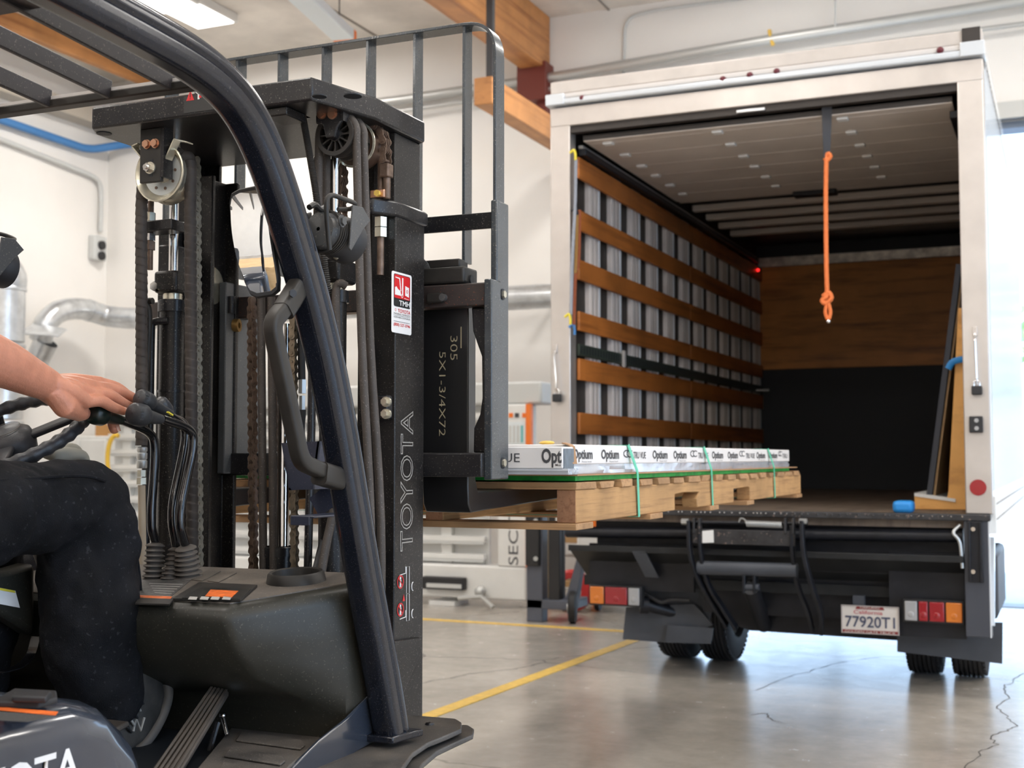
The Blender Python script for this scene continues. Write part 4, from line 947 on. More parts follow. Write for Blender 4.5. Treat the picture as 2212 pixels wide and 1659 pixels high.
# --- mast rails
def crail(name, xo, s, y0, y1, z0, z1, dp=.066, t=.016):
    """C channel, outer web at xo, flanges towards -s"""
    x1 = xo - s*dp; xw = xo - s*t
    pts = [(xo, y0), (x1, y0), (x1, y0+t), (xw, y0+t), (xw, y1-t), (x1, y1-t), (x1, y1), (xo, y1)]
    return f(name, MB().prism(pts, 'xy', z0, z1), m_mast, bevel=.003)
XO = .35
ztop = zat(880, 462, Y=2.76)
rails = [crail('mast_rail', FC+s*XO, s, 2.63, 2.777, .12, ztop) for s in (1, -1)]
rails[0]['label'] = 'right mast rail with outlined lettering and warning stickers'
zc0, zc1 = 2.022, 2.075
for s in (1, -1): crail('inner_mast_rail', FC+s*(XO-.02), s, 2.66, 2.79, .2, zc0, .06, .014)
for s in (1, -1): crail('third_mast_rail', FC+s*(XO-.082), s, 2.68, 2.80, .2, zc0-.05, .05, .014)
# top crossmember
pc = [(FC-XO+.03, 2.345), (FC+XO-.055, 2.345), (FC+XO-.005, 2.42), (FC+XO, 2.55), (FC+XO, 2.785), (FC+XO-.03, 2.80), (FC-XO+.03, 2.80), (FC-XO, 2.785), (FC-XO, 2.38)]
pc = [(FC-XO+.03, 2.345), (FC+XO-.055, 2.345), (FC+XO-.005, 2.54), (FC+XO-.002, 2.78), (FC+XO-.03, 2.80), (FC-XO+.03, 2.80), (FC-XO, 2.78), (FC-XO, 2.39)]
cm = f('top_crossmember', MB().prism(pc, 'xy', zc0, zc1), m_mastc, bevel=.005)
for u, v_, rx in ((225, 288, .018), (690, 208, .016), (762, 207, .02)):
    q = at(u, v_, Z=zc0); MB().cyl((q.x, q.y, zc0-.0015), (q.x, q.y, zc0+.001), rx, 24).build('drain_hole', m_black, cm)
MB().box(at(560, 232, Y=2.344).x, at(610, 232, Y=2.344).x, 2.36, 2.44, zc0-.02, zc0).build('rib', m_mast, cm, bevel=.003)
# warning sticker on the crossmember rear face
ys = 2.3445
a_ = at(398, 196, Y=ys); b_ = at(475, 213, Y=ys)
stk = MB().box(a_.x, b_.x, ys-.0008, ys, zc0+.008, zc1-.006).build('warning_sticker', m_sink, cm)
q = at(411, 206, Y=ys-.001)
MB().poly([(q.x-.011, ys-.0012, q.z-.012), (q.x+.011, ys-.0012, q.z-.012), (q.x, ys-.0012, q.z+.012)], (0, .0003, 0)).build('warning_triangle', m_sred, stk)
MB().box(q.x-.001, q.x+.001, ys-.0016, ys-.0012, q.z-.005, q.z+.006).box(q.x-.001, q.x+.001, ys-.0016, ys-.0012, q.z-.009, q.z-.007).build('exclamation_mark', m_sink, stk)
q = at(431, 203, Y=ys-.001)
MB().poly([(q.x-.013, ys-.0012, q.z+.006), (q.x+.013, ys-.0012, q.z+.006), (q.x+.013, ys-.0012, q.z), (q.x+.002, ys-.0012, q.z), (q.x, ys-.0012, q.z-.012), (q.x-.005, ys-.0012, q.z-.012), (q.x-.005, ys-.0012, q.z)], (0, .0003, 0)).build('hand_symbol', m_stick, stk)
for dz in (.008, -.009): MB().box(q.x-.001, q.x+.006, ys-.0015, ys-.0011, q.z+dz, q.z+dz+.006).build('red_mark', m_sred, stk)
f('lower_crossmember', MB().box(FC-XO+.02, FC+XO-.02, 2.785, 2.81, .25, .42), m_mast, bevel=.004)
f('lower_crossmember', MB().box(FC-XO+.02, FC+XO-.02, 2.60, 2.63, .3, .5), m_mast, bevel=.004)
# chain anchor bracket on the right rail
zk0, zk1 = zat(860, 462, Y=2.60), zat(860, 427, Y=2.60)
xa = at(797, 445, Y=2.58).x
br = f('anchor_bracket', MB().prism([(xa, 2.57), (FC+XO-.03, 2.57), (FC+XO+.004, 2.63), (FC+XO+.004, 2.79), (xa, 2.66)], 'xy', zk0, zk1), m_mastc, bevel=.006)
q = at(818, 444, Y=2.60)
MB().cyl((q.x, 2.61, zk0-.14), (q.x, 2.61, zk1+.11), .0085, 16).build('threaded_rod', m_rust, br)
MB().cyl((q.x, 2.61, zk0-.05), (q.x, 2.61, zk0-.028), .016, 6).cyl((q.x, 2.61, zk0-.026), (q.x, 2.61, zk0-.003), .016, 6).build('lock_nut', m_zinc, br)
MB().box(q.x-.018, q.x+.02, 2.59, 2.60, zk1+.002, zk1+.022).build('clip_plate', m_bolt, br, bevel=.002)
MB().cyl((q.x+.004, 2.582, zk1+.012), (q.x+.004, 2.59, zk1+.012), .008, 6).build('bolt_head', m_yellow, br)
# hose clamp bracket lower on the rail
a_ = at(800, 855, Y=2.62); b_ = at(853, 905, Y=2.62)
hb = f('clamp_bracket', MB().box(a_.x, b_.x-.01, 2.60, 2.629, b_.z, a_.z), m_mastc, bevel=.004)
for v_ in (868, 894): q = at(834, v_, Y=2.595); MB().cyl((q.x, 2.592, q.z), (q.x, 2.6, q.z), .012, 16).cyl((q.x, 2.582, q.z), (q.x, 2.592, q.z), .0085, 6).build('flange_bolt', m_zinc, hb)
# gusset at the rail foot
XR_ = FC+XO
q0 = at(845, 1385, X=XR_+.002); q1 = at(903, 1375, X=XR_+.002)
f('rail_gusset', MB().poly([(XR_+.0005, q0.y-.02, q0.z-.05), (XR_+.0005, q0.y, q0.z), (XR_+.0005, q1.y-.01, q1.z), (XR_+.0005, q1.y, q1.z-.035), (XR_+.0005, q0.y+.02, q1.z-.14), (XR_+.0005, q0.y-.02, q0.z-.3)], (.012, 0, 0)), m_mast, bevel=.002)
# --- lettering on the right rail: outlined letters reading upwards
xs_ = XR_+.0008
y_a, y_b = at(866, 1190, X=xs_), at(889, 1190, X=xs_)
z_a, z_b = zat(880, 1190, X=xs_), zat(880, 887, X=xs_)
yl = at(891, 1100, X=xs_).y; yt_ = at(864, 1100, X=xs_).y
text('TOYOTA', (xs_, yl, z_a), (0, 0, 1), (0, -1, 0), yl-yt_, m_lett, rails[0], width=z_b-z_a, outline=.018, ext=0)
# vertical company sticker
def sx(u, v_): return at(u, v_, X=xs_)
sy0, sy1 = sx(846, 650).y, sx(889, 650).y; sz0, sz1 = sx(868, 721).z, sx(868, 590).z
def rr_yz(y0, y1, z0, z1, r, x, th, nm, mt, par):
    pts = [((y0+y1)/2+p[0], (z0+z1)/2+p[1]) for p in rrect(y1-y0, z1-z0, r)]
    return MB().prism(pts, 'yz', x, x+th).build(nm, mt, par)
sk = rr_yz(sy0, sy1, sz0, sz1, .006, XR_+.0002, .0006, 'company_sticker', m_stick, rails[0])
SH = sz1-sz0; SW = sy1-sy0; X1_ = XR_+.0009
def sb(fx0, fx1, fz0, fz1, mt, nm='sticker_print', dx=0., r=0): 
    return rr_yz(sy0+SW*fx0, sy0+SW*fx1, sz0+SH*fz0, sz0+SH*fz1, max(r, .0005), X1_+dx, .0002, nm, mt, sk)
sb(.10, .92, .43, .965, m_sink, r=.005); sb(.12, .90, .57, .955, m_sred, dx=.0002, r=.004)
# small truck pictogram
def sp_(pts, mt=m_stick, dx=.0005): return MB().prism([(sy0+SW*a, sz0+SH*b) for a, b in pts], 'yz', X1_+dx, X1_+dx+.0002).build('pictogram', mt, sk)
sp_([(.15, .62), (.15, .74), (.22, .76), (.30, .72), (.42, .70), (.46, .62)]); sp_([(.17, .90), (.36, .89), (.42, .70), (.46, .70), (.40, .91), (.17, .915)])
sp_([(.50, .63), (.50, .92), (.56, .92), (.56, .63)]); sp_([(.66, .64), (.66, .80), (.85, .78), (.85, .62)]); sp_([(.60, .585), (.62, .595), (.85, .585), (.85, .58)])
for yy, zz, r_ in ((.50, .62, .0045), (.755, .71, .004)):
    MB().lathe([(r_, 0), (r_, .0004), (r_*.65, .0004), (r_*.65, 0)], (X1_+.0007, sy0+SW*yy, sz0+SH*zz), (1, 0, 0), 20, closed=True).build('pictogram', m_sred if yy > .6 else m_stick, sk)
def stx(s, fx, fz, h, wd, mt, **k): return text(s, (X1_+.0004, sy0+SW*fx, sz0+SH*fz), (0, 1, 0), (0, 0, 1), SH*h, mt, sk, width=SW*wd, **k)
stx('TMH', .36, .46, .085, .54, m_stick, bold=.02); stx('TOYOTA', .30, .34, .06, .62, m_sred, bold=.01)
MB().lathe([(.0035, 0), (.0035, .0003), (.0027, .0003), (.0027, 0)], (X1_, sy0+SW*.19, sz0+SH*.375), (1, 0, 0), 20, closed=True).build('pictogram', m_sred, sk)
stx('MATERIAL HANDLING', .10, .30, .028, .82, m_sink); sb(.10, .92, .283, .288, m_sink); stx('NORTHERN CALIFORNIA', .10, .245, .026, .82, m_sink)
stx('(800) 527-3746', .10, .115, .05, .82, m_sred, bold=.01); sb(.10, .90, .185, .192, m_sink)
# prohibition stickers
for k, (vc, ft) in enumerate(((1257, 1), (1317, 0))):
    c = sx(865, vc); cy = c.y; zc_ = c.z
    MB().lathe([(.016, 0), (.016, .0004), (.0128, .0004), (.0128, 0)], (xs_, cy, zc_), (1, 0, 0), 28, closed=True).bar((xs_+.0005, cy-.010, zc_+.010), (xs_+.0005, cy+.010, zc_-.010), .0004, .003, up=(0, 1, 1)).build('prohibition_ring', m_sred, rails[0])
    MB().lathe([(.0001, 0), (.0035, .0003)], (xs_, cy, zc_+.009), (1, 0, 0), 12).prism([(cy-.003, zc_-.002), (cy-.004, zc_+.005), (cy+.004, zc_+.005), (cy+.003, zc_-.002), (cy+.004, zc_-.014), (cy+.001, zc_-.014), (cy, zc_-.004), (cy-.002, zc_-.014), (cy-.005, zc_-.014)], 'yz', xs_, xs_+.0003).build('person_symbol', m_stick, rails[0])
    L1 = [(sx(878, vc).y, zc_-.03), (sx(878, vc).y, zc_+.033), (sx(884, vc).y, zc_+.033), (sx(884, vc).y, zc_-.03)]
    MB().tube([(xs_, y, z) for y, z in L1], .0008, 4, closed=True).build('mast_symbol', m_stick, rails[0])
    zf = zc_+.016 if k == 0 else zc_-.022
    MB().tube([(xs_, cy-.002, zf), (xs_, sx(877, vc).y-.002, zf+.002), (xs_, sx(877, vc).y-.002, zf+.018)], .0012, 4).build('fork_symbol', m_stick, rails[0])
    yq = sx(891, vc).y; MB().tube([(xs_, yq+.003*0+math.sin(a)*-.007+.003, zc_-.016+math.cos(a)*.010) for a in [i*math.pi/6 for i in range(7)]], .0013, 4).build('wheel_symbol', m_stick, rails[0])
c = sx(872, 1291); MB().prism([(c.y-.006, c.z-.008), (c.y+.006, c.z-.008), (c.y, c.z+.008)], 'yz', xs_, xs_+.0003).build('red_triangle', m_sred, rails[0])
# --- lift cylinders
def lcyl(s, vtop):
    x = FC+s*.232; y = 2.545
    c = f('lift_cylinder', MB().cyl((x, y, .3), (x, y, 1.62), .031, 28), m_mast)
    MB().lathe([(.031, 0), (.036, 0), (.036, .028), (.031, .03)], (x, y, 1.60), (0, 0, 1), 28).build('gland_nut', m_mastc, c)
    MB().box(x-.034, x+.034, y-.034, y+.05, 1.645, 1.70).build('rod_head', m_mast, c, bevel=.008)
    MB().cyl((x, y, 1.62), (x, y, 1.645), .024).build('rod_end', m_zinc, c)
    MB().cyl((x, y, 1.70), (x, y, zc0), .012).build('piston_rod', m_steel, c)
    MB().tube(smooth_path([(x-.02*s-.01, y-.03, 1.575), (x-.022, y-.046, 1.57), (x-.026, y-.048, 1.54), (x-.028, y-.046, 1.3), (x-.034, y-.046, 1.0), (x-.034, y-.046, .9)]), .0095, 10).build('oil_pipe', m_mastc, c)
    MB().cyl((x-.02, y-.05, 1.66), (x-.02, y-.034, 1.66), .012, 6).build('bleed_bolt', m_steel, c)
    for z in (1.40, 1.18): MB().lathe([(.0315, 0), (.0335, 0), (.0335, .006), (.0315, .006)], (x, y, z), (0, 0, 1), 28).build('clamp_band', m_mastc, c)
    return c
lcyl(-1, 0); lcyl(1, 0)
x = at(325, 500, Y=2.49).x
ar = f('adjuster_rod', MB().cyl((x, 2.49, 1.70), (x, 2.49, zat(325, 435, Y=2.49)), .0075, 14), m_rust)
for v0, v1, mt in ((460, 478, m_zinc), (505, 520, m_steel), (522, 540, m_rust)): MB().cyl((x, 2.49, zat(325, v1, Y=2.49)), (x, 2.49, zat(325, v0, Y=2.49)), .0125, 6).build('adjuster_nut', mt, ar)
MB().box(x-.022, x+.08, 2.47, 2.53, zat(325, 503, Y=2.49), zat(325, 480, Y=2.49)).build('adjuster_block', m_mastc, ar, bevel=.003)
f('stop_block', MB().box(at(363, 560, Y=2.6).x, at(396, 560, Y=2.6).x, 2.56, 2.629, zat(370, 640, Y=2.58), zat(370, 531, Y=2.58)), m_mastc, bevel=.004)
# --- free-lift cylinder in the middle
cx_ = at(613, 900, Y=2.62).x
fl = f('free_lift_cylinder', MB().cyl((cx_-.01, 2.62, .3), (cx_-.01, 2.62, zat(613, 1186, Y=2.62)), .04, 28), m_mastc)
MB().cyl((cx_, 2.62, zat(613, 1186, Y=2.62)), (cx_, 2.62, zat(613, 700, Y=2.62)), .0155, 24).build('piston_rod', m_steel, fl)
MB().lathe([(.04, 0), (.043, 0), (.043, .02), (.04, .022)], (cx_-.01, 2.62, zat(613, 1200, Y=2.62)), (0, 0, 1), 28).build('gland_nut', m_mastc, fl)
MB().cyl((cx_+.105, 2.66, .3), (cx_+.105, 2.66, zat(650, 1180, Y=2.66)), .022, 24).build('side_canister', m_mastc, fl)
# --- chain links
def plate8(L_, w_, th, yo):
    pts = []
    for cz, a0 in ((L_/2, 0), (-L_/2, 180)):
        for k in range(7):
            a = math.radians(a0 + 180*k/6); pts.append((math.cos(a)*w_/2, cz + math.sin(a)*w_/2))
    pts2 = []
    for i, p in enumerate(pts):
        pts2.append(p)
        if i in (6, 13): pts2.append((p[0]*.72, 0))
    return pts2, yo, th
def link_mesh(kind, L_, w_, wide, mat):
    mb = MB()
    ys_ = ((-wide/2, .0022), (wide/2-.0022, .0022)) if kind else ((-wide*.30, .0026), (-.0013, .0026), (wide*.30-.0026, .0026))
    for yo, th in ys_:
        p, _, _ = plate8(L_, w_, th, yo); mb.prism(p, 'xz', yo, yo+th)
    if kind:
        for z in (-L_/2, L_/2): mb.cyl((0, -wide/2-.0022, z), (0, wide/2+.0022, z), w_*.2, 8)
    return mb.mesh('chain_link', mat, 35)
def chain(path, mat, wide=.022, pitch=.0205, w_=.0165, name='lift_chain', axis_rot=0.):
    base = V(path[-1]); ch = bpy.data.objects.new(name, None); ch.location = base; ch.empty_display_size = .05; link(ch, F)
    me = [link_mesh(0, pitch, w_, wide, mat), link_mesh(1, pitch, w_, wide, mat)]
    pts = [V(p) for p in path]; seg = 0; cur = pts[0]; out = [cur]; i = 1
    while i < len(pts):
        d = pts[i]-cur
        need = pitch
        while i < len(pts) and (pts[i]-cur).length < need: i += 1
        if i >= len(pts): break
        # advance along polyline (dense path assumed)
        cur = cur + (pts[i]-cur).normalized()*need; out.append(cur)
    for k in range(len(out)-1):
        a, b = out[k], out[k+1]; d = b-a
        place('chain_link', me[k % 2], (a+b)/2, ch, (0, math.atan2(d.x, d.z), axis_rot))
    return ch
def vch(u, v0, v1, Y, mat, **k):
    a = at(u, v0, Y=Y); b = at(u+(v1-v0)*.006, v1, Y=Y); return chain([a.lerp(b, i/200) for i in range(201)], mat, **k)
vch(544, 648, 1262, 2.60, m_rust, axis_rot=math.radians(68))
vch(633, 690, 1262, 2.58, m_chain, axis_rot=math.radians(12))
vch(600, 790, 985, 2.66, m_rust, axis_rot=math.radians(60))
vch(424, 345, 1262, 2.52, m_chain, axis_rot=math.radians(68), wide=.02)
vch(716, 1095, 1262, 2.62, m_rust)
# --- right upper sheave set
pcx = at(722, 290, Y=2.47)
m_shv = M('black_plastic_sheave', (.022, .02, .019), .45, dust=.12)
def sheave(c, R, y0, th, mat, name='sheave', groove=.008, hub=.3, par=None):
    prof = [(R*.80, 0), (R, 0), (R, th*.15), (R-groove, th*.35), (R-groove, th*.65), (R, th*.85), (R, th), (R*.80, th)]
    o = MB().lathe(prof, (c[0], y0, c[1]), (0, 1, 0), 40, closed=True).build(name, mat, par or F)
    return o
shr = sheave((pcx.x, pcx.z), .049, 2.47, .03, m_shv)
sp2 = MB().lathe([(.016, .002), (.016, .028), (.004, .028), (.004, .002)], (pcx.x, 2.47, pcx.z), (0, 1, 0), 24, closed=True)
sp2.build('hub', m_shv, shr)
for i in range(12):
    a = 2*math.pi*i/12; MB().bar((pcx.x+math.cos(a)*.014, 2.485, pcx.z+math.sin(a)*.014), (pcx.x+math.cos(a)*.041, 2.485, pcx.z+math.sin(a)*.041), .022, .0035, up=(-math.sin(a), 0, math.cos(a))).build('spoke', m_shv, shr)
MB().cyl((pcx.x, 2.492, pcx.z), (pcx.x, 2.496, pcx.z), .040, 32).build('web_disc', m_shv, shr)
sheave((pcx.x, pcx.z), .047, 2.503, .03, m_shv)
ch_c = (pcx.x+.002, pcx.z-.004)
ch_s = sheave(ch_c, .050, 2.56, .045, M('brown_chain_sheave', (.16, .10, .07), .4, .5, var=.2), groove=.006)
MB().lathe([(.05, -.001), (.055, 0), (.055, .003), (.05, .004)], (ch_c[0], 2.556, ch_c[1]), (0, 1, 0), 40).build('sheave_flange', m_zinc, ch_s)
f('sheave_axle', MB().cyl((pcx.x, 2.46, pcx.z), (pcx.x, 2.66, pcx.z), .014, 20), m_mastc)
# chain arc over it: hangs left (cylinder side) and right
R_ = .0595; yc_ = 2.60
arc = [V((ch_c[0]-R_, yc_, ch_c[1]-.02-.3*i/60)) for i in range(60, 0, -1)] + [V((ch_c[0]+math.cos(a)*R_, yc_, ch_c[1]+math.sin(a)*R_)) for a in [math.pi-math.pi*i/80 for i in range(81)]] + [V((ch_c[0]+R_, yc_, ch_c[1]-.05*i/10)) for i in range(1, 11)]
chain(arc, m_rust, wide=.030, pitch=.0225, w_=.018)
q = V((ch_c[0]+R_, yc_, ch_c[1]-.055))
f('chain_anchor', MB().cyl((q.x, q.y+.006, zk1), (q.x, q.y+.006, q.z), .009, 14).box(q.x-.011, q.x+.013, q.y-.012, q.y+.016, q.z-.02, q.z+.012), m_rust, bevel=.003)
# bracket with two bolts
a_ = at(686, 215, Y=2.46); b_ = at(742, 262, Y=2.46)
sbk = f('sheave_bracket', MB().prism([(a_.x, zc0), (b_.x, zc0), (b_.x, b_.z), (pcx.x+.017, pcx.z+.01), (pcx.x+.012, pcx.z-.012), (pcx.x-.012, pcx.z-.012), (pcx.x-.02, b_.z-.005), (a_.x, b_.z)], 'xz', 2.452, 2.462), m_mastc, bevel=.003)
for u in (694, 717): q = at(u, 245, Y=2.448); MB().cyl((q.x, 2.444, q.z), (q.x, 2.4515, q.z), .0105, 6).cyl((q.x, 2.449, q.z), (q.x, 2.4518, q.z), .013, 18).build('bracket_bolt', m_bolt, sbk)
MB().box(b_.x-.004, b_.x+.004, 2.452, 2.50, b_.z, zc0).build('bracket_rib', m_mastc, sbk)
# smooth hoses over the black sheaves
for yo, r_ in ((2.485, .0095), (2.518, .0095)):
    R2 = .050
    pts = [V((pcx.x-R2, yo, pcx.z-z)) for z in (.42, .3, .15, .02)] + [V((pcx.x+math.cos(a)*R2, yo, pcx.z+math.sin(a)*R2)) for a in [math.pi-math.pi*i/12 for i in range(13)]]
    e = at(800 if yo < 2.5 else 822, 1262, Y=yo)
    pts += [V((pcx.x+R2+.001, yo, pcx.z-.05)), V(((pcx.x+R2)*.6+e.x*.4, yo, 1.5)), V((e.x, yo, 1.1)), V((e.x, yo, .75))]
    f('hydraulic_hose', MB().tube(smooth_path(pts, 4), r_, 14), m_hose)
for u in (566, 588):
    a_ = at(u-2, 642, Y=2.585); b_ = at(u+3, 1262, Y=2.585); f('hydraulic_hose', MB().tube([a_, a_.lerp(b_, .5), b_, b_-V((0, 0, .3))], .0098, 14), m_hose)
# corrugated cable conduit at the right sheave
pth = smooth_path([at(650, 232, Y=2.45), at(656, 262, Y=2.45), at(668, 330, Y=2.45), at(684, 430, Y=2.45), at(700, 560, Y=2.47), at(716, 700, Y=2.5), at(722, 860, Y=2.5)], 60)
fine = [pth[0]]
for a_, b_ in zip(pth[:-1], pth[1:]):
    k = max(1, int((b_-a_).length/.0022)); fine += [a_.lerp(b_, (i+1)/k) for i in range(k)]
f('corrugated_conduit', MB().tube(fine, [.0085 if i % 2 else .0068 for i in range(len(fine))], 10), m_plast, smooth=20)
f('conduit_clip', MB().box(at(640, 225, Y=2.45).x, at(665, 240, Y=2.45).x, 2.44, 2.47, zat(650, 240, Y=2.45), zc0), m_zinc, bevel=.003)
f('oil_pipe', MB().tube(smooth_path([at(748, 618, Y=2.5), at(735, 612, Y=2.49), at(726, 628, Y=2.49), at(727, 700, Y=2.49), at(735, 900, Y=2.49)]), .0095, 10), m_hose)
q = at(653, 850, Y=2.6)
f('hose_fitting', MB().cyl((q.x, 2.6, zat(653, 850, Y=2.6)), (q.x, 2.6, zat(653, 820, Y=2.6)), .010, 6).cyl((q.x, 2.6, zat(653, 885, Y=2.6)), (q.x, 2.6, zat(653, 855, Y=2.6)), .008, 6), m_conduit)
f('hydraulic_hose', MB().tube([at(650, 700, Y=2.6), at(652, 820, Y=2.6)], .009, 12), m_dark)
f('hydraulic_hose', MB().tube(smooth_path([at(653, 885, Y=2.6), at(654, 960, Y=2.6), at(700, 1120, Y=2.55), at(690, 1200, Y=2.5), at(672, 1262, Y=2.45)]), .009, 12), m_dark)
f('hydraulic_hose', MB().tube(smooth_path([at(722, 1100, Y=2.5), at(706, 1170, Y=2.48), at(690, 1262, Y=2.45)]), .010, 12), m_hose)
f('hydraulic_hose', MB().tube([at(690, 340, Y=2.52), at(688, 560, Y=2.52)], .013, 12), m_wraph)
# --- left big zinc pulley
lc = at(343, 372, Y=2.42)
lp = f('zinc_pulley', MB().lathe([(.060, .006), (.068, 0), (.0712, .001), (.0712, .004), (.063, .012), (.061, .03), (.0712, .044), (.0712, .048), (.067, .048), (.055, .03), (.053, .014)], (lc.x, 2.42, lc.z), (0, 1, 0), 48, closed=True), m_zinc)
MB().cyl((lc.x, 2.434, lc.z), (lc.x, 2.438, lc.z), .056, 40).build('web_disc', M('dull_zinc', (.62, .65, .64), .35, .5), lp)
MB().lathe([(.012, -.004), (.020, -.004), (.022, .016), (.012, .016)], (lc.x+.004, 2.422, lc.z-.002), (0, 1, 0), 24, closed=True).build('bearing', m_zinc, lp)
for i in range(7):
    a = math.radians(200+i*42); MB().cyl((lc.x+math.cos(a)*.038, 2.4325, lc.z+math.sin(a)*.038), (lc.x+math.cos(a)*.038, 2.4342, lc.z+math.sin(a)*.038), .0038, 12).build('rivet_hole', m_rust, lp)
a_ = at(305, 302, Y=2.40); b_ = at(349, 392, Y=2.40)
lb = f('pulley_bracket', MB().box(a_.x, b_.x, 2.396, 2.408, b_.z, zc0), m_plast, bevel=.002)
MB().box(b_.x, b_.x+.008, 2.396, 2.43, b_.z+.01, zc0).build('bracket_rib', m_mastc, lb)
q = at(322, 362, Y=2.39)
MB().prism([(q.x-.006, q.z-.02), (q.x+.006, q.z-.02), (q.x+.006, q.z+.02), (q.x-.006, q.z+.02)], 'xz', 2.3952, 2.3958).build('slot', m_black, lb)
MB().cyl((q.x, 2.392, q.z), (q.x, 2.3958, q.z), .0145, 24).build('washer', m_zinc, lb)
MB().cyl((q.x-.002, 2.382, q.z), (q.x-.002, 2.392, q.z), .0105, 6).cyl((q.x-.002, 2.376, q.z), (q.x-.002, 2.382, q.z), .0055, 16).build('axle_nut', m_steel, lb)
for u, v_ in ((315, 311), (333, 309)): q = at(u, v_, Y=2.39); MB().cyl((q.x, 2.386, q.z), (q.x, 2.3955, q.z), .0095, 6).cyl((q.x, 2.393, q.z), (q.x, 2.3958, q.z), .0115, 18).build('bracket_bolt', m_bolt, lb)
def vbar(p, q_, nm='hose_guard'): return f(nm, MB().sweep([(-.012, -.0015), (.012, -.0015), (.012, .0015), (-.012, .0015)], [p, q_], side=(0, 1, 0)), m_zinc)
vbar(at(318, 350, Y=2.412), at(291, 318, Y=2.412)); vbar(at(291, 318, Y=2.412), at(304, 312, Y=2.412))
vbar(at(356, 362, Y=2.415), at(382, 303, Y=2.415)); vbar(at(382, 303, Y=2.43), at(410, 309, Y=2.45))
# spirally wrapped hoses
def wrapped(pts, r, pitch=.020, nm='wrapped_hose'):
    pts = smooth_path(pts, 30); fine = [pts[0]]
    for a_, b_ in zip(pts[:-1], pts[1:]):
        k = max(1, int((b_-a_).length/.0025)); fine += [a_.lerp(b_, (i+1)/k) for i in range(k)]
    mb = MB(); seg = 20; L_ = 0; n = len(fine)
    for i, p in enumerate(fine):
        t = (fine[min(i+1, n-1)]-fine[max(i-1, 0)]).normalized(); s_ = t.cross(V((0, 1, 0))).normalized(); b2 = t.cross(s_)
        if i: L_ += (p-fine[i-1]).length
        for k in range(seg):
            a = 2*math.pi*k/seg; ph = (L_/pitch + a/(2*math.pi)) % 1.0
            rr = r*(1.05 - .12*ph) if ph > .08 else r*(.93+ph*1.5)
            mb.v.append(p + s_*math.cos(a)*rr + b2*math.sin(a)*rr)
    for i in range(n-1):
        for k in range(seg): l = (k+1) % seg; mb.f.append((i*seg+k, i*seg+l, (i+1)*seg+l, (i+1)*seg+k))
    return f(nm, mb, m_wraph, smooth=25)
yh = 2.445
wrapped([at(306, 962, Y=yh), at(306, 700, Y=yh), at(306, 440, Y=yh), V((lc.x-.058, yh, lc.z)), V((lc.x-.041, yh, lc.z+.041)), V((lc.x, yh, lc.z+.059)), V((lc.x+.046, yh+.005, lc.z+.041)), at(411, 352, Y=2.46), at(411, 460, Y=2.46), at(413, 800, Y=2.46), at(416, 1262, Y=2.46)], .0145)
q0, q1 = at(304, 962, Y=yh), at(306, 1048, Y=yh)
hf = f('crimp_fitting', MB().lathe([(.011, 0), (.0125, .002), (.0125, .018), (.010, .02), (.0125, .024), (.0125, .036), (.010, .038), (.0125, .042), (.0125, .05), (.008, .052)], q1+V((0, 0, .04)), (0, 0, 1), 20), m_conduit)
MB().cyl(q1+V((0, 0, .002)), q1+V((0, 0, .018)), .0125, 6).cyl(q1+V((0, 0, .02)), q1+V((0, 0, .036)), .011, 6).build('hex_nut', m_zinc, hf)
f('tan_hose', MB().tube([q1, at(309, 1262, Y=yh)], .009, 14), m_tan)
f('oil_pipe', MB().tube(smooth_path([at(330, 650, Y=2.47), at(318, 655, Y=2.47), at(322, 700, Y=2.47), at(312, 900, Y=2.47), at(316, 1100, Y=2.47)]), .008, 10), m_plast)
# --- carriage
yb0 = 2.80
def zz_(v_, u=1000, Y=yb0): return zat(u, v_, Y=Y)
CX0, CX1 = FC-.515, FC+.52
tb = f('carriage_bar', MB().box(CX0, CX1-.01, yb0, yb0+.045, zz_(662), zz_(612)), M('rust_speckled_bar', (.03, .022, .02), .45, var=.3, vscale=20, speck=.8, sscale=220, scol=(.30, .07, .02)), bevel=.004)
MB().box(at(925, 640, Y=yb0).x, at(960, 640, Y=yb0).x, yb0-.012, yb0, zz_(652), zz_(630)).build('stop_lug', m_plast, tb, bevel=.004)
MB().cyl((at(960, 640, Y=yb0).x, yb0-.013, zz_(641)), (at(960, 640, Y=yb0).x, yb0, zz_(641)), .009).build('weld_lug', m_lamph, tb)
f('carriage_bar', MB().box(CX0, CX1-.015, yb0-.02, yb0+.045, zz_(1030), zz_(978)), m_mastc, bevel=.004)
for s, xx in ((1, FC+.225), (-1, FC-.245)):
    f('carriage_plate', MB().box(xx, xx+.022, 2.75, 2.845 if s > 0 else 2.92, zz_(1026), zz_(582)), M('carriage_grey', (.075, .08, .085), .45, speck=.3, var=.2, vscale=10) if s > 0 else MATS['carriage_grey'], bevel=.003)
for v_ in (625, 985):
    q = at(462, v_, Y=2.74); f('carriage_roller', MB().lathe([(.004, 0), (.05, 0), (.053, .006), (.053, .028), (.05, .034), (.004, .034)], (FC-.287, 2.73, zat(470, v_, X=FC-.287)), (1, 0, 0), 36), m_zinc if v_ < 700 else m_plast)
q = at(497, 665, X=FC-.222)
f('roller_pin', MB().cyl((q.x+.004, q.y, q.z+.03), (q.x+.004, q.y, q.z-.015), .010, 16), m_mastc)
f('side_roller', MB().lathe([(.008, -.008), (.017, -.008), (.018, 0), (.017, .008), (.008, .008)], at(511, 703, X=FC-.218), (1, .25, 0), 28, closed=True), M('brass_roller', (.45, .28, .1), .3, .8))
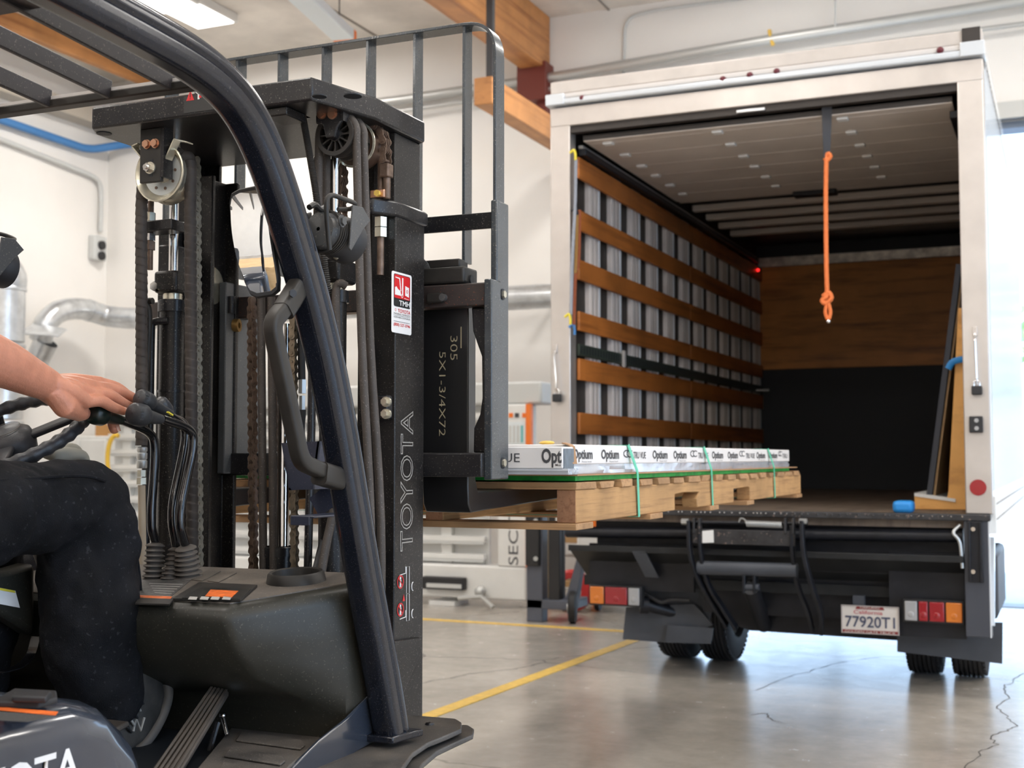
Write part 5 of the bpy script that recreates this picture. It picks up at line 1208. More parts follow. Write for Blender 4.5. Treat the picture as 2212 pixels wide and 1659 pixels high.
# casting at the right end of the carriage
yk = 2.83
def ck(u, v_): q = at(u, v_, Y=yk); return (q.x, q.z)
cs = f('side_casting', MB().prism([ck(1018, 664), ck(1052, 664), ck(1052, 978), ck(1022, 978), ck(1023, 925), ck(1036, 895), ck(1041, 860), ck(1040, 770), ck(1030, 742), ck(1021, 715)], 'xz', yk, yk+.04), m_mastc, bevel=.004)
f('end_plate', MB().box(at(1047, 800, Y=2.80).x, at(1064, 800, Y=2.80).x, 2.795, 2.85, zz_(1036), zz_(606)), m_back, bevel=.003)
# --- forks
zs_top = zs1-.001
def fork(xc, lab):
    x0, x1 = xc-.0635, xc+.0635; yf = 2.85; zh = zz_(572)
    pts = [(yf, zh-.03), (yf+.045, zh), (yf+.045, zs_top+.03), (yf+.06, zs_top), (4.05, zs_top), (4.12, zs_top-.006), (4.12, zs_top-.012), (3.4, zs_top-.036), (2.96, zs_top-.048), (yf+.02, zs_top-.052), (yf+.004, zs_top-.03), (yf, zs_top+.01)]
    o = f('fork', MB().prism(pts, 'yz', x0, x1), M('fork_black', (.012, .012, .013), .35, coat=.2) if 'fork_black' not in MATS else MATS['fork_black'], bevel=.005)
    MB().box(x0-.004, x1+.012, yf-.05, yf+.03, zz_(610), zz_(574)).build('fork_hook', m_plast, o, bevel=.006)
    MB().box(x0+.01, x1-.01, yf-.03, yf+.02, zz_(573), zz_(554)).build('lock_housing', m_plast, o, bevel=.004)
    q = (x0+.03, yf-.045, zz_(573)); MB().poly([(q[0]-.018, q[1], q[2]+.035), (q[0]+.006, q[1], q[2]+.012), (q[0]+.012, q[1], q[2]-.004), (q[0]-.008, q[1], q[2]-.004)], (0, .004, 0)).build('lock_tab', m_lamph, o)
    MB().cyl((x1+.012, yf-.01, zz_(600)), (x1+.016, yf-.01, zz_(600)), .012, 14).build('lock_pin', m_dark, o)
    return o, yf
fk, yf = fork(at(962, 800, Y=2.85).x, ''); fork(2*FC-at(962, 800, Y=2.85).x, '')
m_sten = M('stencil_tan', (.42, .36, .24), .6)
hh = .030
text('305', (at(973, 726, Y=yf-.001).x, yf-.0008, zat(973, 726, Y=yf)), (0, 0, -1), (1, 0, 0), .021, m_sten, fk, width=zat(973, 726, Y=yf)-zat(973, 778, Y=yf), bold=-.01)
text('5X1-3/4X72', (at(949, 752, Y=yf-.001).x, yf-.0008, zat(949, 760, Y=yf)), (0, 0, -1), (1, 0, 0), .019, m_sten, fk, width=zat(949, 760, Y=yf)-zat(949, 942, Y=yf), bold=-.01)
MB().box(at(996, 730, Y=yf).x-.001, at(996, 730, Y=yf).x+.0015, yf-.001, yf, zat(996, 752, Y=yf), zat(996, 706, Y=yf)).build('chalk_line', m_sten, fk)
# --- load backrest
YBk = 2.845; zbt = zat(1000, 52, Y=YBk)
xR = at(1068, 300, Y=YBk).x; xL = 2*FC-xR
BK = f('load_backrest', MB().sweep([(0, -.004), (.052, -.004), (.052, .004), (0, .004)], round_path([(xR, YBk, zz_(1036)), (xR, YBk, zbt), (xL, YBk, zbt), (xL, YBk, zz_(1036))], .085, 8), side=(0, 1, 0)), m_back, bevel=.001)
for u in (1000, 893, 791, 695, 600):
    x = at(u, 160, Y=YBk).x; MB().box(x-.004, x+.004, YBk+.004, YBk+.046, zz_(560), zbt-.003).build('backrest_bar', m_back, BK, bevel=.001)
for i in (1, 2):
    x = at(600, 160, Y=YBk).x-.137*i; MB().box(x-.004, x+.004, YBk+.004, YBk+.046, zz_(560), zbt-.003).build('backrest_bar', m_back, BK, bevel=.001)
MB().box(xL, xR, YBk+.002, YBk+.012, zat(1000, 497, Y=YBk), zat(1000, 462, Y=YBk)).build('cross_bar', m_mastc, BK, bevel=.002)
MB().box(xR-.006, xR+.012, YBk-.01, YBk+.062, zz_(1036), zat(1080, 432, Y=YBk)).build('mounting_plate', m_back, BK, bevel=.004)
text('273', (at(802, 84, Y=YBk-.001).x, YBk-.0008, zbt-.003), (1, 0, 0), (0, 0, 1), .006, m_lett, BK, width=.022)
for v_ in (636, 1000):
    q = at(1086, v_, X=xR+.012); MB().cyl((q.x, q.y, q.z), (q.x+.0015, q.y, q.z), .014, 24).build('bolt_recess', m_black, BK)
    MB().cyl((q.x+.001, q.y, q.z), (q.x+.007, q.y, q.z), .0095, 6).build('plate_bolt', m_zinc, BK)
    q = at(1067, v_-6, Y=YBk-.011); MB().cyl((q.x-.001, q.y, q.z), (q.x-.001, q.y+.001, q.z), .005, 12).build('small_hole', m_black, BK)
# --- overhead guard
XP = -1.335
PP = [(130, -28), (200, 8), (270, 47), (330, 80), (385, 109), (428, 136), (470, 170), (508, 207), (543, 256), (574, 328), (604, 413), (633, 513), (661, 606), (705, 757), (731, 913), (757, 1070), (779, 1227), (804, 1335), (829, 1471), (846, 1583)]
PPw = [at(u, v_, X=XP) for u, v_ in PP]
# regularise: smooth in the YZ plane, continue rearwards
d = (PPw[0]-PPw[2]).normalized(); PPw = [PPw[0]+d*.9, PPw[0]+d*.4] + PPw
sm = [V(p) for p in PPw]
for _ in range(2):
    sm = [sm[0]] + [(sm[i-1]+sm[i]*2+sm[i+1])/4 for i in range(1, len(sm)-1)] + [sm[-1]]
PPw = smooth_path(sm, 5)
a2, b2 = .030, .036
sec = []
for a_, b_ in rrect(2*a2+.002, 2*b2, .020, 7): sec.append((a_, b_))
def _dense(p, n=3): return [(p[i][0]+(p[(i+1) % len(p)][0]-p[i][0])*k/n, p[i][1]+(p[(i+1) % len(p)][1]-p[i][1])*k/n) for i in range(len(p)) for k in range(n)]
_q = []
for i_ in range(len(sec)):
    p0_, p1_ = sec[i_], sec[(i_+1) % len(sec)]; k_ = max(1, int(math.hypot(p1_[0]-p0_[0], p1_[1]-p0_[1])/.0016))
    _q += [(p0_[0]+(p1_[0]-p0_[0])*j_/k_, p0_[1]+(p1_[1]-p0_[1])*j_/k_) for j_ in range(k_)]
sec = _q; out_ = []
for a_, b_ in sec:
    an_ = math.degrees(math.atan2(b_, a_)); f_ = 1.0
    for c0, w0, dp in ((-5, 11, .16), (-52, 9, .12), (-72, 8, .09)):
        if abs(an_-c0) < w0: f_ -= dp*(1-abs(an_-c0)/w0)
    out_.append((a_*f_, b_*f_))
sec = out_
m_g = m_guard
for s in (0, 1):
    dx = V((2*(FC-XP)*s, 0, 0)); sc = [((-a if s else a), b) for a, b in sec]
    pl_ = f('guard_pillar', MB().sweep(sc, [p+dx for p in PPw]), m_g, smooth=32)
    if s == 0:
        PIL = pl_
        e = PPw[-1]; MB().prism([(e.x-.05, e.y-.05), (e.x+.03, e.y-.05), (e.x+.04, e.y+.01), (e.x+.05, e.y+.05), (e.x-.03, e.y+.05)], 'xy', e.z-.012, e.z+.003).build('foot_flange', m_guard, pl_, bevel=.003)
# the bar meets the pillar where its rear face shows at (430, 190)
qb = at(430, 174, X=-1.40); yb_ = qb.y; zb_ = qb.z
gfb = f('guard_front_bar', MB().box(2*FC-XP, XP, yb_-.006, yb_+.022, zb_-.012, zb_+.004), m_plast, bevel=.003)
MB().box(2*FC-XP, XP, yb_-.003, yb_+.020, zb_+.0041, zb_+.010).build('light_edge', M('light_grey_edge', (.55, .52, .50), .5), gfb)  # lighter lip along the top of the front bar
m_slatg = M('guard_slat_paint', (.022, .019, .021), .4, spec=.4, speck=.2, var=.2, vscale=14)
rise = None
for u, v_, u2, v2 in ((370, 160, 65, 13), (238, 190, -60, 50), (108, 212, -170, 88)):
    x = at(u, v_, Y=yb_).x; p0 = V((x, yb_, zb_+.006)); p1 = at(u2, v2, X=x)
    d = (p1-p0).normalized(); f('guard_slat', MB().bar(p0, p0+d*1.1, .010, .034), m_slatg, bevel=.002)
    if u == 370: slope = d
for k in (1, 2, 3): 
    p0 = V((at(108, 222, Y=yb_).x-.14*k, yb_, zb_+.006)); f('guard_slat', MB().bar(p0, p0+slope*1.1, .010, .034), m_slatg, bevel=.002)
p1 = at(65, 16, X=at(370, 160, Y=yb_).x)
f('guard_cross_plate', MB().box(2*FC-XP, XP, p1.y-.06, p1.y, p1.z-.005, p1.z+.035), m_slatg, bevel=.003)
# --- mirror
ym = 2.00
OUT = [(497, 440), (501, 420), (516, 411), (552, 404), (566, 408), (575, 424), (581, 460), (590, 520), (601, 600), (600, 626), (588, 636), (556, 641), (541, 634), (530, 610), (513, 560), (502, 500)]
cxm, cym = 549, 522
mn_ = V((.27, -.94, -.10)).normalized(); mc_ = at(cxm, cym, Y=ym)
def onm(u, v_):
    d = CF + CR*((u-1106)/FPX) - CU*((v_-829.5)/FPX); return CC + d*((mc_-CC).dot(mn_)/d.dot(mn_))
mo = [onm(u, v_) for u, v_ in OUT]
shell = MB(); n = len(OUT)
rings = [(1.0, -.004), (1.03, .004), (1.02, .014), (.9, .026), (.5, .032)]
cm_ = sum(mo, V((0, 0, 0)))/n
for k, (sc_, dy_) in enumerate(rings): shell.v += [cm_+(p-cm_)*sc_-mn_*dy_ for p in mo]
for k in range(len(rings)-1):
    for i in range(n): shell.f.append((k*n+i, k*n+(i+1) % n, (k+1)*n+(i+1) % n, (k+1)*n+i))
shell.f.append(tuple((len(rings)-1)*n+i for i in range(n)))
k0 = len(shell.v); shell.v += [cm_+(p-cm_)*.94+mn_*.004 for p in mo]+[cm_+(p-cm_)*.935-mn_*.001 for p in mo]
for i in range(n):
    shell.f.append((i, (i+1) % n, k0+(i+1) % n, k0+i)); shell.f.append((k0+i, k0+(i+1) % n, k0+n+(i+1) % n, k0+n+i))
mir = f('convex_mirror', shell, m_dark, smooth=50)
g_ = MB(); mo2 = smooth_path(mo+[mo[0]], 4)[:-1]; nn = len(mo2)
for k in range(10):
    s_ = .94*(1-max(k-1, 0)/9); g_.v += [cm_+(p-cm_)*s_+(mn_*(.0125-(p-cm_).length_squared*s_*s_/1.0) if k else V((0, 0, 0))) for p in mo2]
for k in range(9):
    for i in range(nn): g_.f.append((k*nn+i, k*nn+(i+1) % nn, (k+1)*nn+(i+1) % nn, (k+1)*nn+i))
g_.v.append(cm_+mn_*.0125); c_ = len(g_.v)-1
for i in range(nn): g_.f.append((9*nn+i, 9*nn+(i+1) % nn, c_))
g_.build('mirror_glass', m_mirror, mir, smooth=35)
MB().tube(smooth_path([at(590, 540, Y=ym+.02), at(600, 520, Y=ym+.03), at(606, 505, X=XP-.02)]), .006, 10).cyl(at(606, 505, X=XP-.035), at(606, 505, X=XP-.02), .012, 16).build('mirror_arm', m_lamph, mir)
q = at(622, 505, X=XP-.03); f('mirror_clamp', MB().bar(at(607, 487, X=XP-.036), at(637, 478, X=XP-.03), .006, .05), m_plast)
# --- grab handle
hp = [at(641, 632, X=XP), at(633, 650, X=XP), at(588, 700, X=XP), at(600, 760, X=XP), at(620, 850, X=XP), at(640, 940, X=XP), at(655, 1000, X=XP), at(690, 1022, X=XP), at(728, 1032, X=XP)]
f('grab_handle', MB().sweep(rrect(.030, .030, .007), round_path([hp[0], at(586, 698, X=XP), at(650, 998, X=XP), hp[-1]], .022, 4)), m_plast, smooth=50)
q = at(631, 634, X=XP+.018); f('handle_bolt', MB().cyl(q, q+V((.004, -.002, 0)), .008, 6), m_dark)
f('handle_foot', MB().sweep(rrect(.034, .040, .01), [at(612, 672, X=XP), at(632, 640, X=XP), at(646, 616, X=XP)]), m_plast, smooth=50)
f('handle_foot', MB().sweep(rrect(.036, .045, .01), [at(690, 1022, X=XP), at(715, 1030, X=XP), at(731, 1034, X=XP)]), m_plast, smooth=50)
# --- head lamps
def headlamp(dx):
    base = at(700, 500, X=XP+.0)+V((dx, .0, 0)); S = lambda u, v_, xo=0: at(u, v_, X=XP+xo)+V((dx, 0, 0))
    L = f('work_lamp', MB().lathe([(.004, 0), (.036, .0), (.041, .01), (.042, .05), (.046, .055), (.046, .085), (.04, .086), (.038, .07), (.004, .065)], S(700, 500)+V((0, 0, 0)), V((.05, 1, -.1)), 36), m_dark)
    MB().prism([(p.y, p.z) for p in (S(668, 465), S(706, 455), S(708, 560), S(692, 572), S(672, 540))], 'yz', XP+dx-.04, XP+dx-.034).build('lamp_bracket', m_plast, L, bevel=.002)
    MB().prism([(p.y, p.z) for p in (S(716, 447), S(738, 452), S(754, 480), S(738, 500), S(712, 545), S(708, 540))], 'yz', XP+dx+.046, XP+dx+.05).build('lamp_bracket', m_lamph, L, bevel=.001)
    q = S(737, 478, .05); MB().cyl(q, q+V((.008, 0, 0)), .009, 6).cyl(q, q+V((.003, 0, 0)), .012, 16).build('lamp_bolt', m_lamph, L)
    wl = [S(712, 540, .045), S(705, 460, .045), S(705, 428, .045), S(716, 420, .045), S(766, 438, .045), S(768, 446, .02), S(755, 452, -.03), S(730, 452, -.04)]
    MB().tube(round_path(wl, .015, 5), .0048, 10).build('wire_guard', m_plast, L)
    MB().lathe([(.004, -.02), (.034, -.018), (.038, .0)], S(700, 500), V((.05, 1, -.1)), 30).build('lamp_back', m_lamph, L)
    for k in range(5): c = S(700, 500)+V((0, -.004+.007*k, 0)); MB().lathe([(.041, 0), (.0445, .0), (.0445, .0025), (.041, .0025)], c, V((.05, 1, -.1)), 30).build('cooling_fin', m_plast, L)
    MB().tube(smooth_path([S(668, 448), S(680, 442), S(692, 452), S(706, 445)]), .006, 8).build('lamp_cable', m_plast, L)
    q = S(722, 543); MB().cyl(q, q+V((0, .02, -.008)), .011, 14).build('plug', m_zinc, L)
    return L
headlamp(0); headlamp(2*(FC-XP)+.012)
# --- document box and tray behind the handle
m_navy = M('navy_sheet_metal', (.032, .038, .062), .35, speck=.2)
yq = 2.30
db = MB(); fr_ = [at(608, 957, Y=yq), at(690, 953, Y=yq), at(676, 1057, Y=yq), at(624, 1059, Y=yq)]
db.hexa(fr_, [p+V((0, .006, 0)) for p in fr_]); 
db.hexa([fr_[0], fr_[3], fr_[3]+V((0, .11, 0)), fr_[0]+V((0, .13, .0))], [p+V((.005, 0, 0)) for p in (fr_[0], fr_[3], fr_[3]+V((0, .11, 0)), fr_[0]+V((0, .13, .0)))])
db.hexa([fr_[1], fr_[2], fr_[2]+V((0, .11, 0)), fr_[1]+V((0, .13, 0))], [p-V((.005, 0, 0)) for p in (fr_[1], fr_[2], fr_[2]+V((0, .11, 0)), fr_[1]+V((0, .13, .0)))])
db.hexa([fr_[2], fr_[3], fr_[3]+V((0, .11, 0)), fr_[2]+V((0, .11, 0))], [p+V((0, 0, .005)) for p in (fr_[2], fr_[3], fr_[3]+V((0, .11, 0)), fr_[2]+V((0, .11, 0)))])
db.hexa([p+V((0, .124, 0)) for p in (fr_[0], fr_[1])]+[fr_[2]+V((0, .105, 0)), fr_[3]+V((0, .105, 0))], [p+V((0, .13, 0)) for p in (fr_[0], fr_[1])]+[fr_[2]+V((0, .11, 0)), fr_[3]+V((0, .11, 0))])
f('document_box', db, m_navy, smooth=0)
q0, q1 = at(627, 1120, Y=2.26), at(668, 1122, Y=2.26); z_ = q0.z
tr = f('bracket_tray', MB().box(q0.x, q1.x, 2.26, 2.264, z_-.014, z_+.006).box(q0.x, q1.x+.01, 2.264, 2.42, z_+.001, z_+.006), m_navy, bevel=.002)
f('tray_stay', MB().bar(at(690, 1060, Y=2.4), at(712, 1100, Y=2.4), .004, .06), m_navy)
# --- cowl / dash
def dz(y): return .95+(y-2.06)*.09
def od(u, v_, h=0.):
    d = CF + CR*((u-1106)/FPX) - CU*((v_-829.5)/FPX); t = (.95+h-.09*2.06-1.24)/(d.z-.09*d.y); return CC+d*t
secs = [(.0, 2.075, -1.505, 2.33, -1.385), (-.008, 2.055, -1.495, 2.315, -1.375), (-.03, 2.05, -1.49, 2.31, -1.372), (-.10, 2.085, -1.485, 2.31, -1.372), (-.15, 2.13, -1.47, 2.31, -1.372), (-.20, 2.23, -1.43, 2.31, -1.373), (-.24, 2.29, -1.415, 2.315, -1.375), (-.31, 2.30, -1.41, 2.32, -1.378)]
cw = MB(); XLc = -2.34
for h, yr_, xk, yc_2, xr_ in secs:
    cw.v += [V((x, y, (dz(y) if h > -.15 else .95)+h)) for x, y in ((XLc, yr_), (-2.0, yr_), (xk-.02, yr_), (xk, yr_+.012), (xr_-.006, yc_2-.012), (xr_, yc_2+.02), (xr_, 2.45), (XLc, 2.45))]
for k in range(len(secs)-1):
    for i in range(8): cw.f.append((k*8+i, k*8+(i+1) % 8, (k+1)*8+(i+1) % 8, (k+1)*8+i))
cw.f += [tuple(range(8))[::-1], tuple((len(secs)-1)*8+i for i in range(8))]
CW = f('dash_cowl', cw, m_cowl, smooth=50)
tp = MB(); top_pts = [(XLc+.01, 2.085), (-1.515, 2.085), (-1.395, 2.33), (-1.395, 2.44), (XLc+.01, 2.44)]
tp.poly([V((x, y, dz(y)+.0002)) for x, y in top_pts], (0, 0, .0022)); tp.build('dash_top', m_dtop, CW, smooth=0)
def dpoly(pts, h, th, nm, mt, par=None, bevel=0): 
    return MB().poly([od(u, v_, h) for u, v_ in pts], (0, 0, th)).build(nm, mt, par or CW, bevel=bevel, smooth=0)
dpoly([(300, 1252), (412, 1254), (362, 1295), (290, 1291)], .0026, .001, 'label_plate', M('worn_label', (.10, .095, .09), .5, var=.5, vscale=120))
dpoly([(296, 1286), (372, 1289), (367, 1296), (292, 1293)], .0038, .0006, 'orange_strip', m_screen)
dpoly([(300, 1294), (375, 1297), (366, 1308), (292, 1306)], .0028, .003, 'label_edge', m_plast)
for k in range(5): dpoly([(322+k*3, 1260+k*5), (395-k*6, 1262+k*5), (394-k*6, 1263+k*5), (322+k*3, 1261+k*5)], .0038, .0004, 'print_line', m_lett)
dpoly([(430, 1262), (556, 1268), (520, 1301), (372, 1297)], .0026, .005, 'display_frame', m_plast, bevel=.001)
dpoly([(434, 1269), (542, 1273), (518, 1295), (392, 1292)], .0078, .0008, 'display_panel', M('display_dark', (.025, .024, .022), .3, speck=.4))
dpoly([(455, 1274), (515, 1277), (500, 1291), (443, 1288)], .0090, .0006, 'orange_screen', m_screen)
for u in (407, 432, 455, 480): dpoly([(u+3, 1289), (u+20, 1290), (u+17, 1296), (u-1, 1295)], .009, .0006, 'indicator_icon', m_lett)
for a_, b_ in ((425, 0), (460, 3)): dpoly([(a_+22, 1233+b_), (a_+52, 1235+b_), (a_+12, 1256+b_), (a_-12, 1253+b_)], .0026, .0022, 'blank_cover', m_dtop, bevel=.0008)
q = od(640, 1258, .0)
MB().lathe([(.060, -.002), (.064, .0), (.060, .020), (.056, .024), (.050, .022), (.046, .002)], q+V((0, .0, 0)), (0, -.09, 1), 40).build('cup_holder', m_plast, CW)
MB().lathe([(.001, .0), (.0475, .0)], q+V((0, 0, .0032)), (0, -.09, 1), 40).build('cup_recess', m_black, CW)
f('footwell_panel', MB().box(XLc+.02, -1.40, 2.40, 2.448, .62, .72).box(XLc, XLc+.05, 2.06, 2.44, .62, .9), m_black)
f('trim_seam', MB().tube(smooth_path([at(510, 1384, Y=2.12), at(555, 1390, Y=2.18), at(600, 1425, Y=2.26), at(632, 1470, Y=2.28), at(638, 1538, Y=2.29)]), .0015, 6), m_rubb)
# --- control levers
m_knob = M('lever_knob_grey', (.028, .030, .034), .42, bump=.2, bscale=300); m_lev = M('lever_black_gloss', (.008, .008, .009), .16, coat=.6)
def lever(pts, X, boot, knob, kr, lab=None, mk=None, tilt=(0, 0), has_boot=True, letters=False):
    P_ = [at(u, v_, X=X) for u, v_ in pts]
    L = f('control_lever', MB().tube(round_path(P_, .05, 8), .0098, 16), m_lev)
    if has_boot:
        b = at(boot[0], boot[1], X=X); top = P_[-1]+V((0, 0, -.004)); n_ = 7; pr_ = []
        mb = MB(); seg = 28; R0, R1 = boot[2], boot[3]; rows = []
        for i in range(n_):
            t0 = i/n_; r0 = R0+(R1-R0)*t0
            rows += [(t0, r0*.70), (t0+.35/n_, r0*1.0), (t0+.55/n_, r0*1.03), (t0+.8/n_, r0*.74)]
        rows.append((1, R1*.9)); c0 = top; c1 = b
        rows = [(-.02, .009)] + rows
        for t_, r_ in rows:
            c = c0.lerp(c1, t_)+V((0, 0, 0)); tl = boot[4]*(1-t_*.6)
            for k in range(seg):
                a = 2*math.pi*k/seg; mb.v.append(c+V((math.cos(a)*r_, math.sin(a)*r_*1.15, math.sin(a)*r_*tl)))
        for i in range(len(rows)-1):
            for k in range(seg): mb.f.append((i*seg+k, i*seg+(k+1) % seg, (i+1)*seg+(k+1) % seg, (i+1)*seg+k))
        mb.f.append(tuple(range(seg))); mb.f.append(tuple((len(rows)-1)*seg+k for k in range(seg))[::-1])
        mb.build('rubber_boot', m_rubb, L, smooth=60)
    k0, k1 = at(knob[0], knob[1], X=X), at(knob[2], knob[3], X=X); d = (k1-k0)
    nk = MB().lathe([(.001, -.001), (kr*.72, .0), (kr*.95, .005), (kr*1.0, .018), (kr*.98, .033), (kr*.78, .042), (kr*.62, .05), (kr*.52, d.length*.8), (kr*.42, d.length)], k0, d, 28).build('lever_knob', mk or m_knob, L, smooth=60)
    if letters:
        dn = d.normalized(); xx = V((1, 0, 0)); up = dn.cross(xx); up = up if up.z > 0 else -up
        text('HE', k0+dn*.006+xx*(kr*1.02)+up*(-.014), up, -dn, .012, m_dark, L, width=.024)
    return L
XA, XB, XCc = od(332, 1248).x, od(366, 1253).x, od(402, 1252).x
lever([(262, 908), (325, 932), (337, 962), (325, 1135), (336, 1170)], XA+.012, (331, 1250, .0195, .0235, -.1), (196, 892, 262, 908), .023, mk=M('dark_green_knob', (.006, .014, .011), .3))
lever([(360, 893), (397, 917), (402, 945), (368, 1110), (381, 1180)], XB, (366, 1254, .016, .0195, -.1), (300, 858, 370, 896), .021, letters=True)
lever([(350, 905), (412, 925), (420, 955), (385, 1125), (401, 1176)], XCc, (408, 1253, .0215, .031, .25), (286, 893, 348, 906), .0245, letters=True)
lever([(365, 898), (398, 912), (406, 940), (376, 1108), (388, 1160)], XB-.03, (0, 0, 0, 0, 0), (343, 866, 364, 894), .018, has_boot=False)
f('yellow_tag', MB().bar(at(362, 890, X=XCc), at(372, 897, X=XCc), .006, .003), m_yhook)
# --- steering wheel
SWc = V((-2.10, 2.08, 0)); q = at(15, 940, X=-2.10); SWc = q
tl = math.radians(30); e1 = V((1, 0, 0)); e2 = V((0, math.cos(tl), math.sin(tl)))
ring = []; rr_ = []
for i in range(160):
    a = 2*math.pi*i/160; ring.append(SWc+(e1*math.cos(a)+e2*math.sin(a))*.172); rr_.append(.0145+.0016*math.cos(a*36))
SW_ = f('steering_wheel', MB().tube(ring, rr_, 14, closed=True, up=(0, -.5, .86)), m_wheel)
nrm = e1.cross(e2).normalized(); nrm = nrm if nrm.z > 0 else -nrm
MB().lathe([(.001, .036), (.03, .034), (.05, .02), (.056, .0), (.05, -.03), (.03, -.04)], SWc-nrm*.02, nrm, 36).build('wheel_hub', m_wheel, SW_, smooth=70)
for a in (math.radians(-55), math.radians(35), math.radians(195)):
    d = e1*math.cos(a)+e2*math.sin(a); MB().bar(SWc+d*.04-nrm*.015, SWc+d*.165, .034, .014, up=nrm).build('spoke', m_wheel, SW_, bevel=.005)
MB().lathe([(.034, 0), (.034, .001), (.033, .001), (.033, 0)], SWc+nrm*.014, nrm, 36, closed=True).build('emblem_ring', m_rubb, SW_)
f('steering_column', MB().tube([SWc-nrm*.03, SWc-nrm*.38], [.035, .05], 20), m_plast)
# --- floor, pedals, fender, kick plate
zfl = .652
def fz(u, v_, z=zfl): return at(u, v_, Z=z)
f('floor_plate', MB().poly([V((-2.3, 1.70, zfl-.02)), V((-1.40, 1.70, zfl-.02)), V((-1.40, 2.44, zfl-.02)), V((-2.3, 2.44, zfl-.02))], (0, 0, .012)), m_black)
FM = f('floor_mat', MB().poly([fz(538, 1532), fz(742, 1553), fz(588, 1700), fz(400, 1700)], (0, 0, .008)), m_mat, bevel=.003)
for k, (ua, va, ub, vb) in enumerate(((536, 1569, 685, 1588), (510, 1602, 655, 1621), (484, 1636, 612, 1655), (470, 1668, 580, 1690))):
    MB().poly([fz(ua, va, zfl+.009), fz(ub-6, vb, zfl+.009), fz(ub+4, vb-8, zfl+.009), fz(ub-4, vb-19, zfl+.009), fz(ua+14, va-19, zfl+.009)], (0, 0, .004)).build('mat_pad', m_mat, FM, bevel=.0015)
m_pedal = M('pedal_rubber', (.05, .042, .036), .5, dust=.2, bump=.2, bscale=300)
A_, B_ = at(452, 1484, X=-1.64), at(495, 1492, X=-1.60)
C_, D_ = at(370, 1700, X=-1.52), at(300, 1700, X=-1.60)
nv = (B_-A_).cross(D_-A_).normalized(); nv = nv if nv.z > 0 else -nv
PD = f('accelerator_pedal', MB().hexa([A_, B_, C_, D_], [p-nv*.014 for p in (A_, B_, C_, D_)]), m_pedal, bevel=.004)
for k in range(5):
    t0 = .08+k*.18; p0, p1 = A_.lerp(B_, t0+.05)+nv*.001, D_.lerp(C_, t0+.05)+nv*.001; MB().bar(p0, p1, .006, .004, up=nv).build('pedal_ridge', m_pedal, PD, bevel=.001)
f('pedal_stem', MB().tube([at(470, 1560, X=-1.62), at(452, 1625, X=-1.62)], .006, 8), m_mastc)
PN = f('floor_pin', MB().tube([at(481, 1548, X=-1.63), at(491, 1588, X=-1.61)], .0055, 12), m_steel); MB().ball(at(481, 1546, X=-1.63), .008, 12).build('pin_head', m_steel, PN)
f('brake_pedal', MB().bar(at(160, 1610, X=-1.75), at(250, 1560, X=-1.75), .07, .012), m_pedal, bevel=.004)
m_fend = M('dusty_fender', (.048, .046, .045), .42, var=.35, vscale=9, dust=.35, speck=.3, sscale=300)
zf1 = .632
f('fender_plate', MB().poly([fz(u, v_, zf1) for u, v_ in ((862, 1542), (985, 1552), (997, 1560), (997, 1574), (965, 1588), (925, 1604), (892, 1626), (868, 1660), (850, 1720), (560, 1720), (700, 1630), (810, 1592))], (0, 0, -.012)), m_fend, bevel=.003)
f('fender_plate', MB().poly([fz(u, v_, zf1-.02) for u, v_ in ((900, 1560), (1012, 1566), (1024, 1574), (1022, 1586), (985, 1603), (945, 1622), (912, 1650), (890, 1700), (880, 1740), (650, 1740), (850, 1610))], (0, 0, -.012)), m_fend, bevel=.003)
q = fz(928, 1565, zf1); f('fender_bolt', MB().lathe([(.001, .006), (.008, .005), (.011, .001), (.011, 0)], q, (0, 0, 1), 20), m_mastc)
f('kick_plate', MB().poly([at(u, v_, X=-1.366) for u, v_ in ((806, 1497), (797, 1503), (750, 1552), (690, 1600), (600, 1690), (590, 1740), (700, 1720), (770, 1625), (823, 1594))], (-.008, 0, 0)), m_hood, bevel=.003)
# --- body: hood, seat base, counterweight, wheels
hd = MB()
HP = [(-.35, .26), (-.35, .84), (1.42, .872), (1.55, .868), (1.62, .85), (1.68, .80), (1.73, .70), (1.77, .60), (1.78, .26)]
ins = ((-1.475, -.02), (-1.44, -.006), (-1.42, .0), )
xsR = [(-1.50, 0), (-1.445, -.006), (-1.418, -.022), (-1.405, -.055)]
def hsec(x, dzz): return [V((x, y, z+(dzz if z > .6 else 0))) for y, z in HP]
XS = [(-1.405, -.06), (-1.412, -.03), (-1.432, -.010), (-1.47, 0), (-2.16, 0), (-2.20, -.02), (-2.215, -.06)]
for x, dd in XS: hd.v += hsec(x, dd)
m_ = len(HP)
for k in range(len(XS)-1):
    for i in range(m_): hd.f.append((k*m_+i, k*m_+(i+1) % m_, (k+1)*m_+(i+1) % m_, (k+1)*m_+i))
hd.f += [tuple(range(m_)), tuple((len(XS)-1)*m_+i for i in range(m_))[::-1]]
HD = f('engine_hood', hd, m_hood, smooth=60)
xh = -1.4045
text('TOYOTA', (xh, at(172, 1640, X=xh).y-.30, zat(150, 1688, X=xh)), (0, 1, 0), (0, 0, 1), .052, m_stick, HD, width=.30, bold=.02)
def hz(u, v_, h=0): return at(u, v_, Z=.872+h)
MB().poly([hz(0, 1518, .001), (hz(30, 1500, .001)), hz(122, 1505, .001), hz(124, 1520, .001), hz(85, 1531, .001), hz(-60, 1528, .001)], (0, 0, .010)).build('hood_latch', m_dark, HD, bevel=.003)
MB().poly([hz(30, 1508, .011), hz(112, 1507, .011), hz(100, 1520, .011), hz(25, 1518, .011)], (0, 0, .010)).build('latch_handle', m_dark, HD, bevel=.003)
MB().poly([hz(-20, 1526, .0012), hz(126, 1538, .0012), hz(120, 1546, .0012), hz(-20, 1533, .0012)], (0, 0, .0006)).build('orange_strip', m_screen, HD)
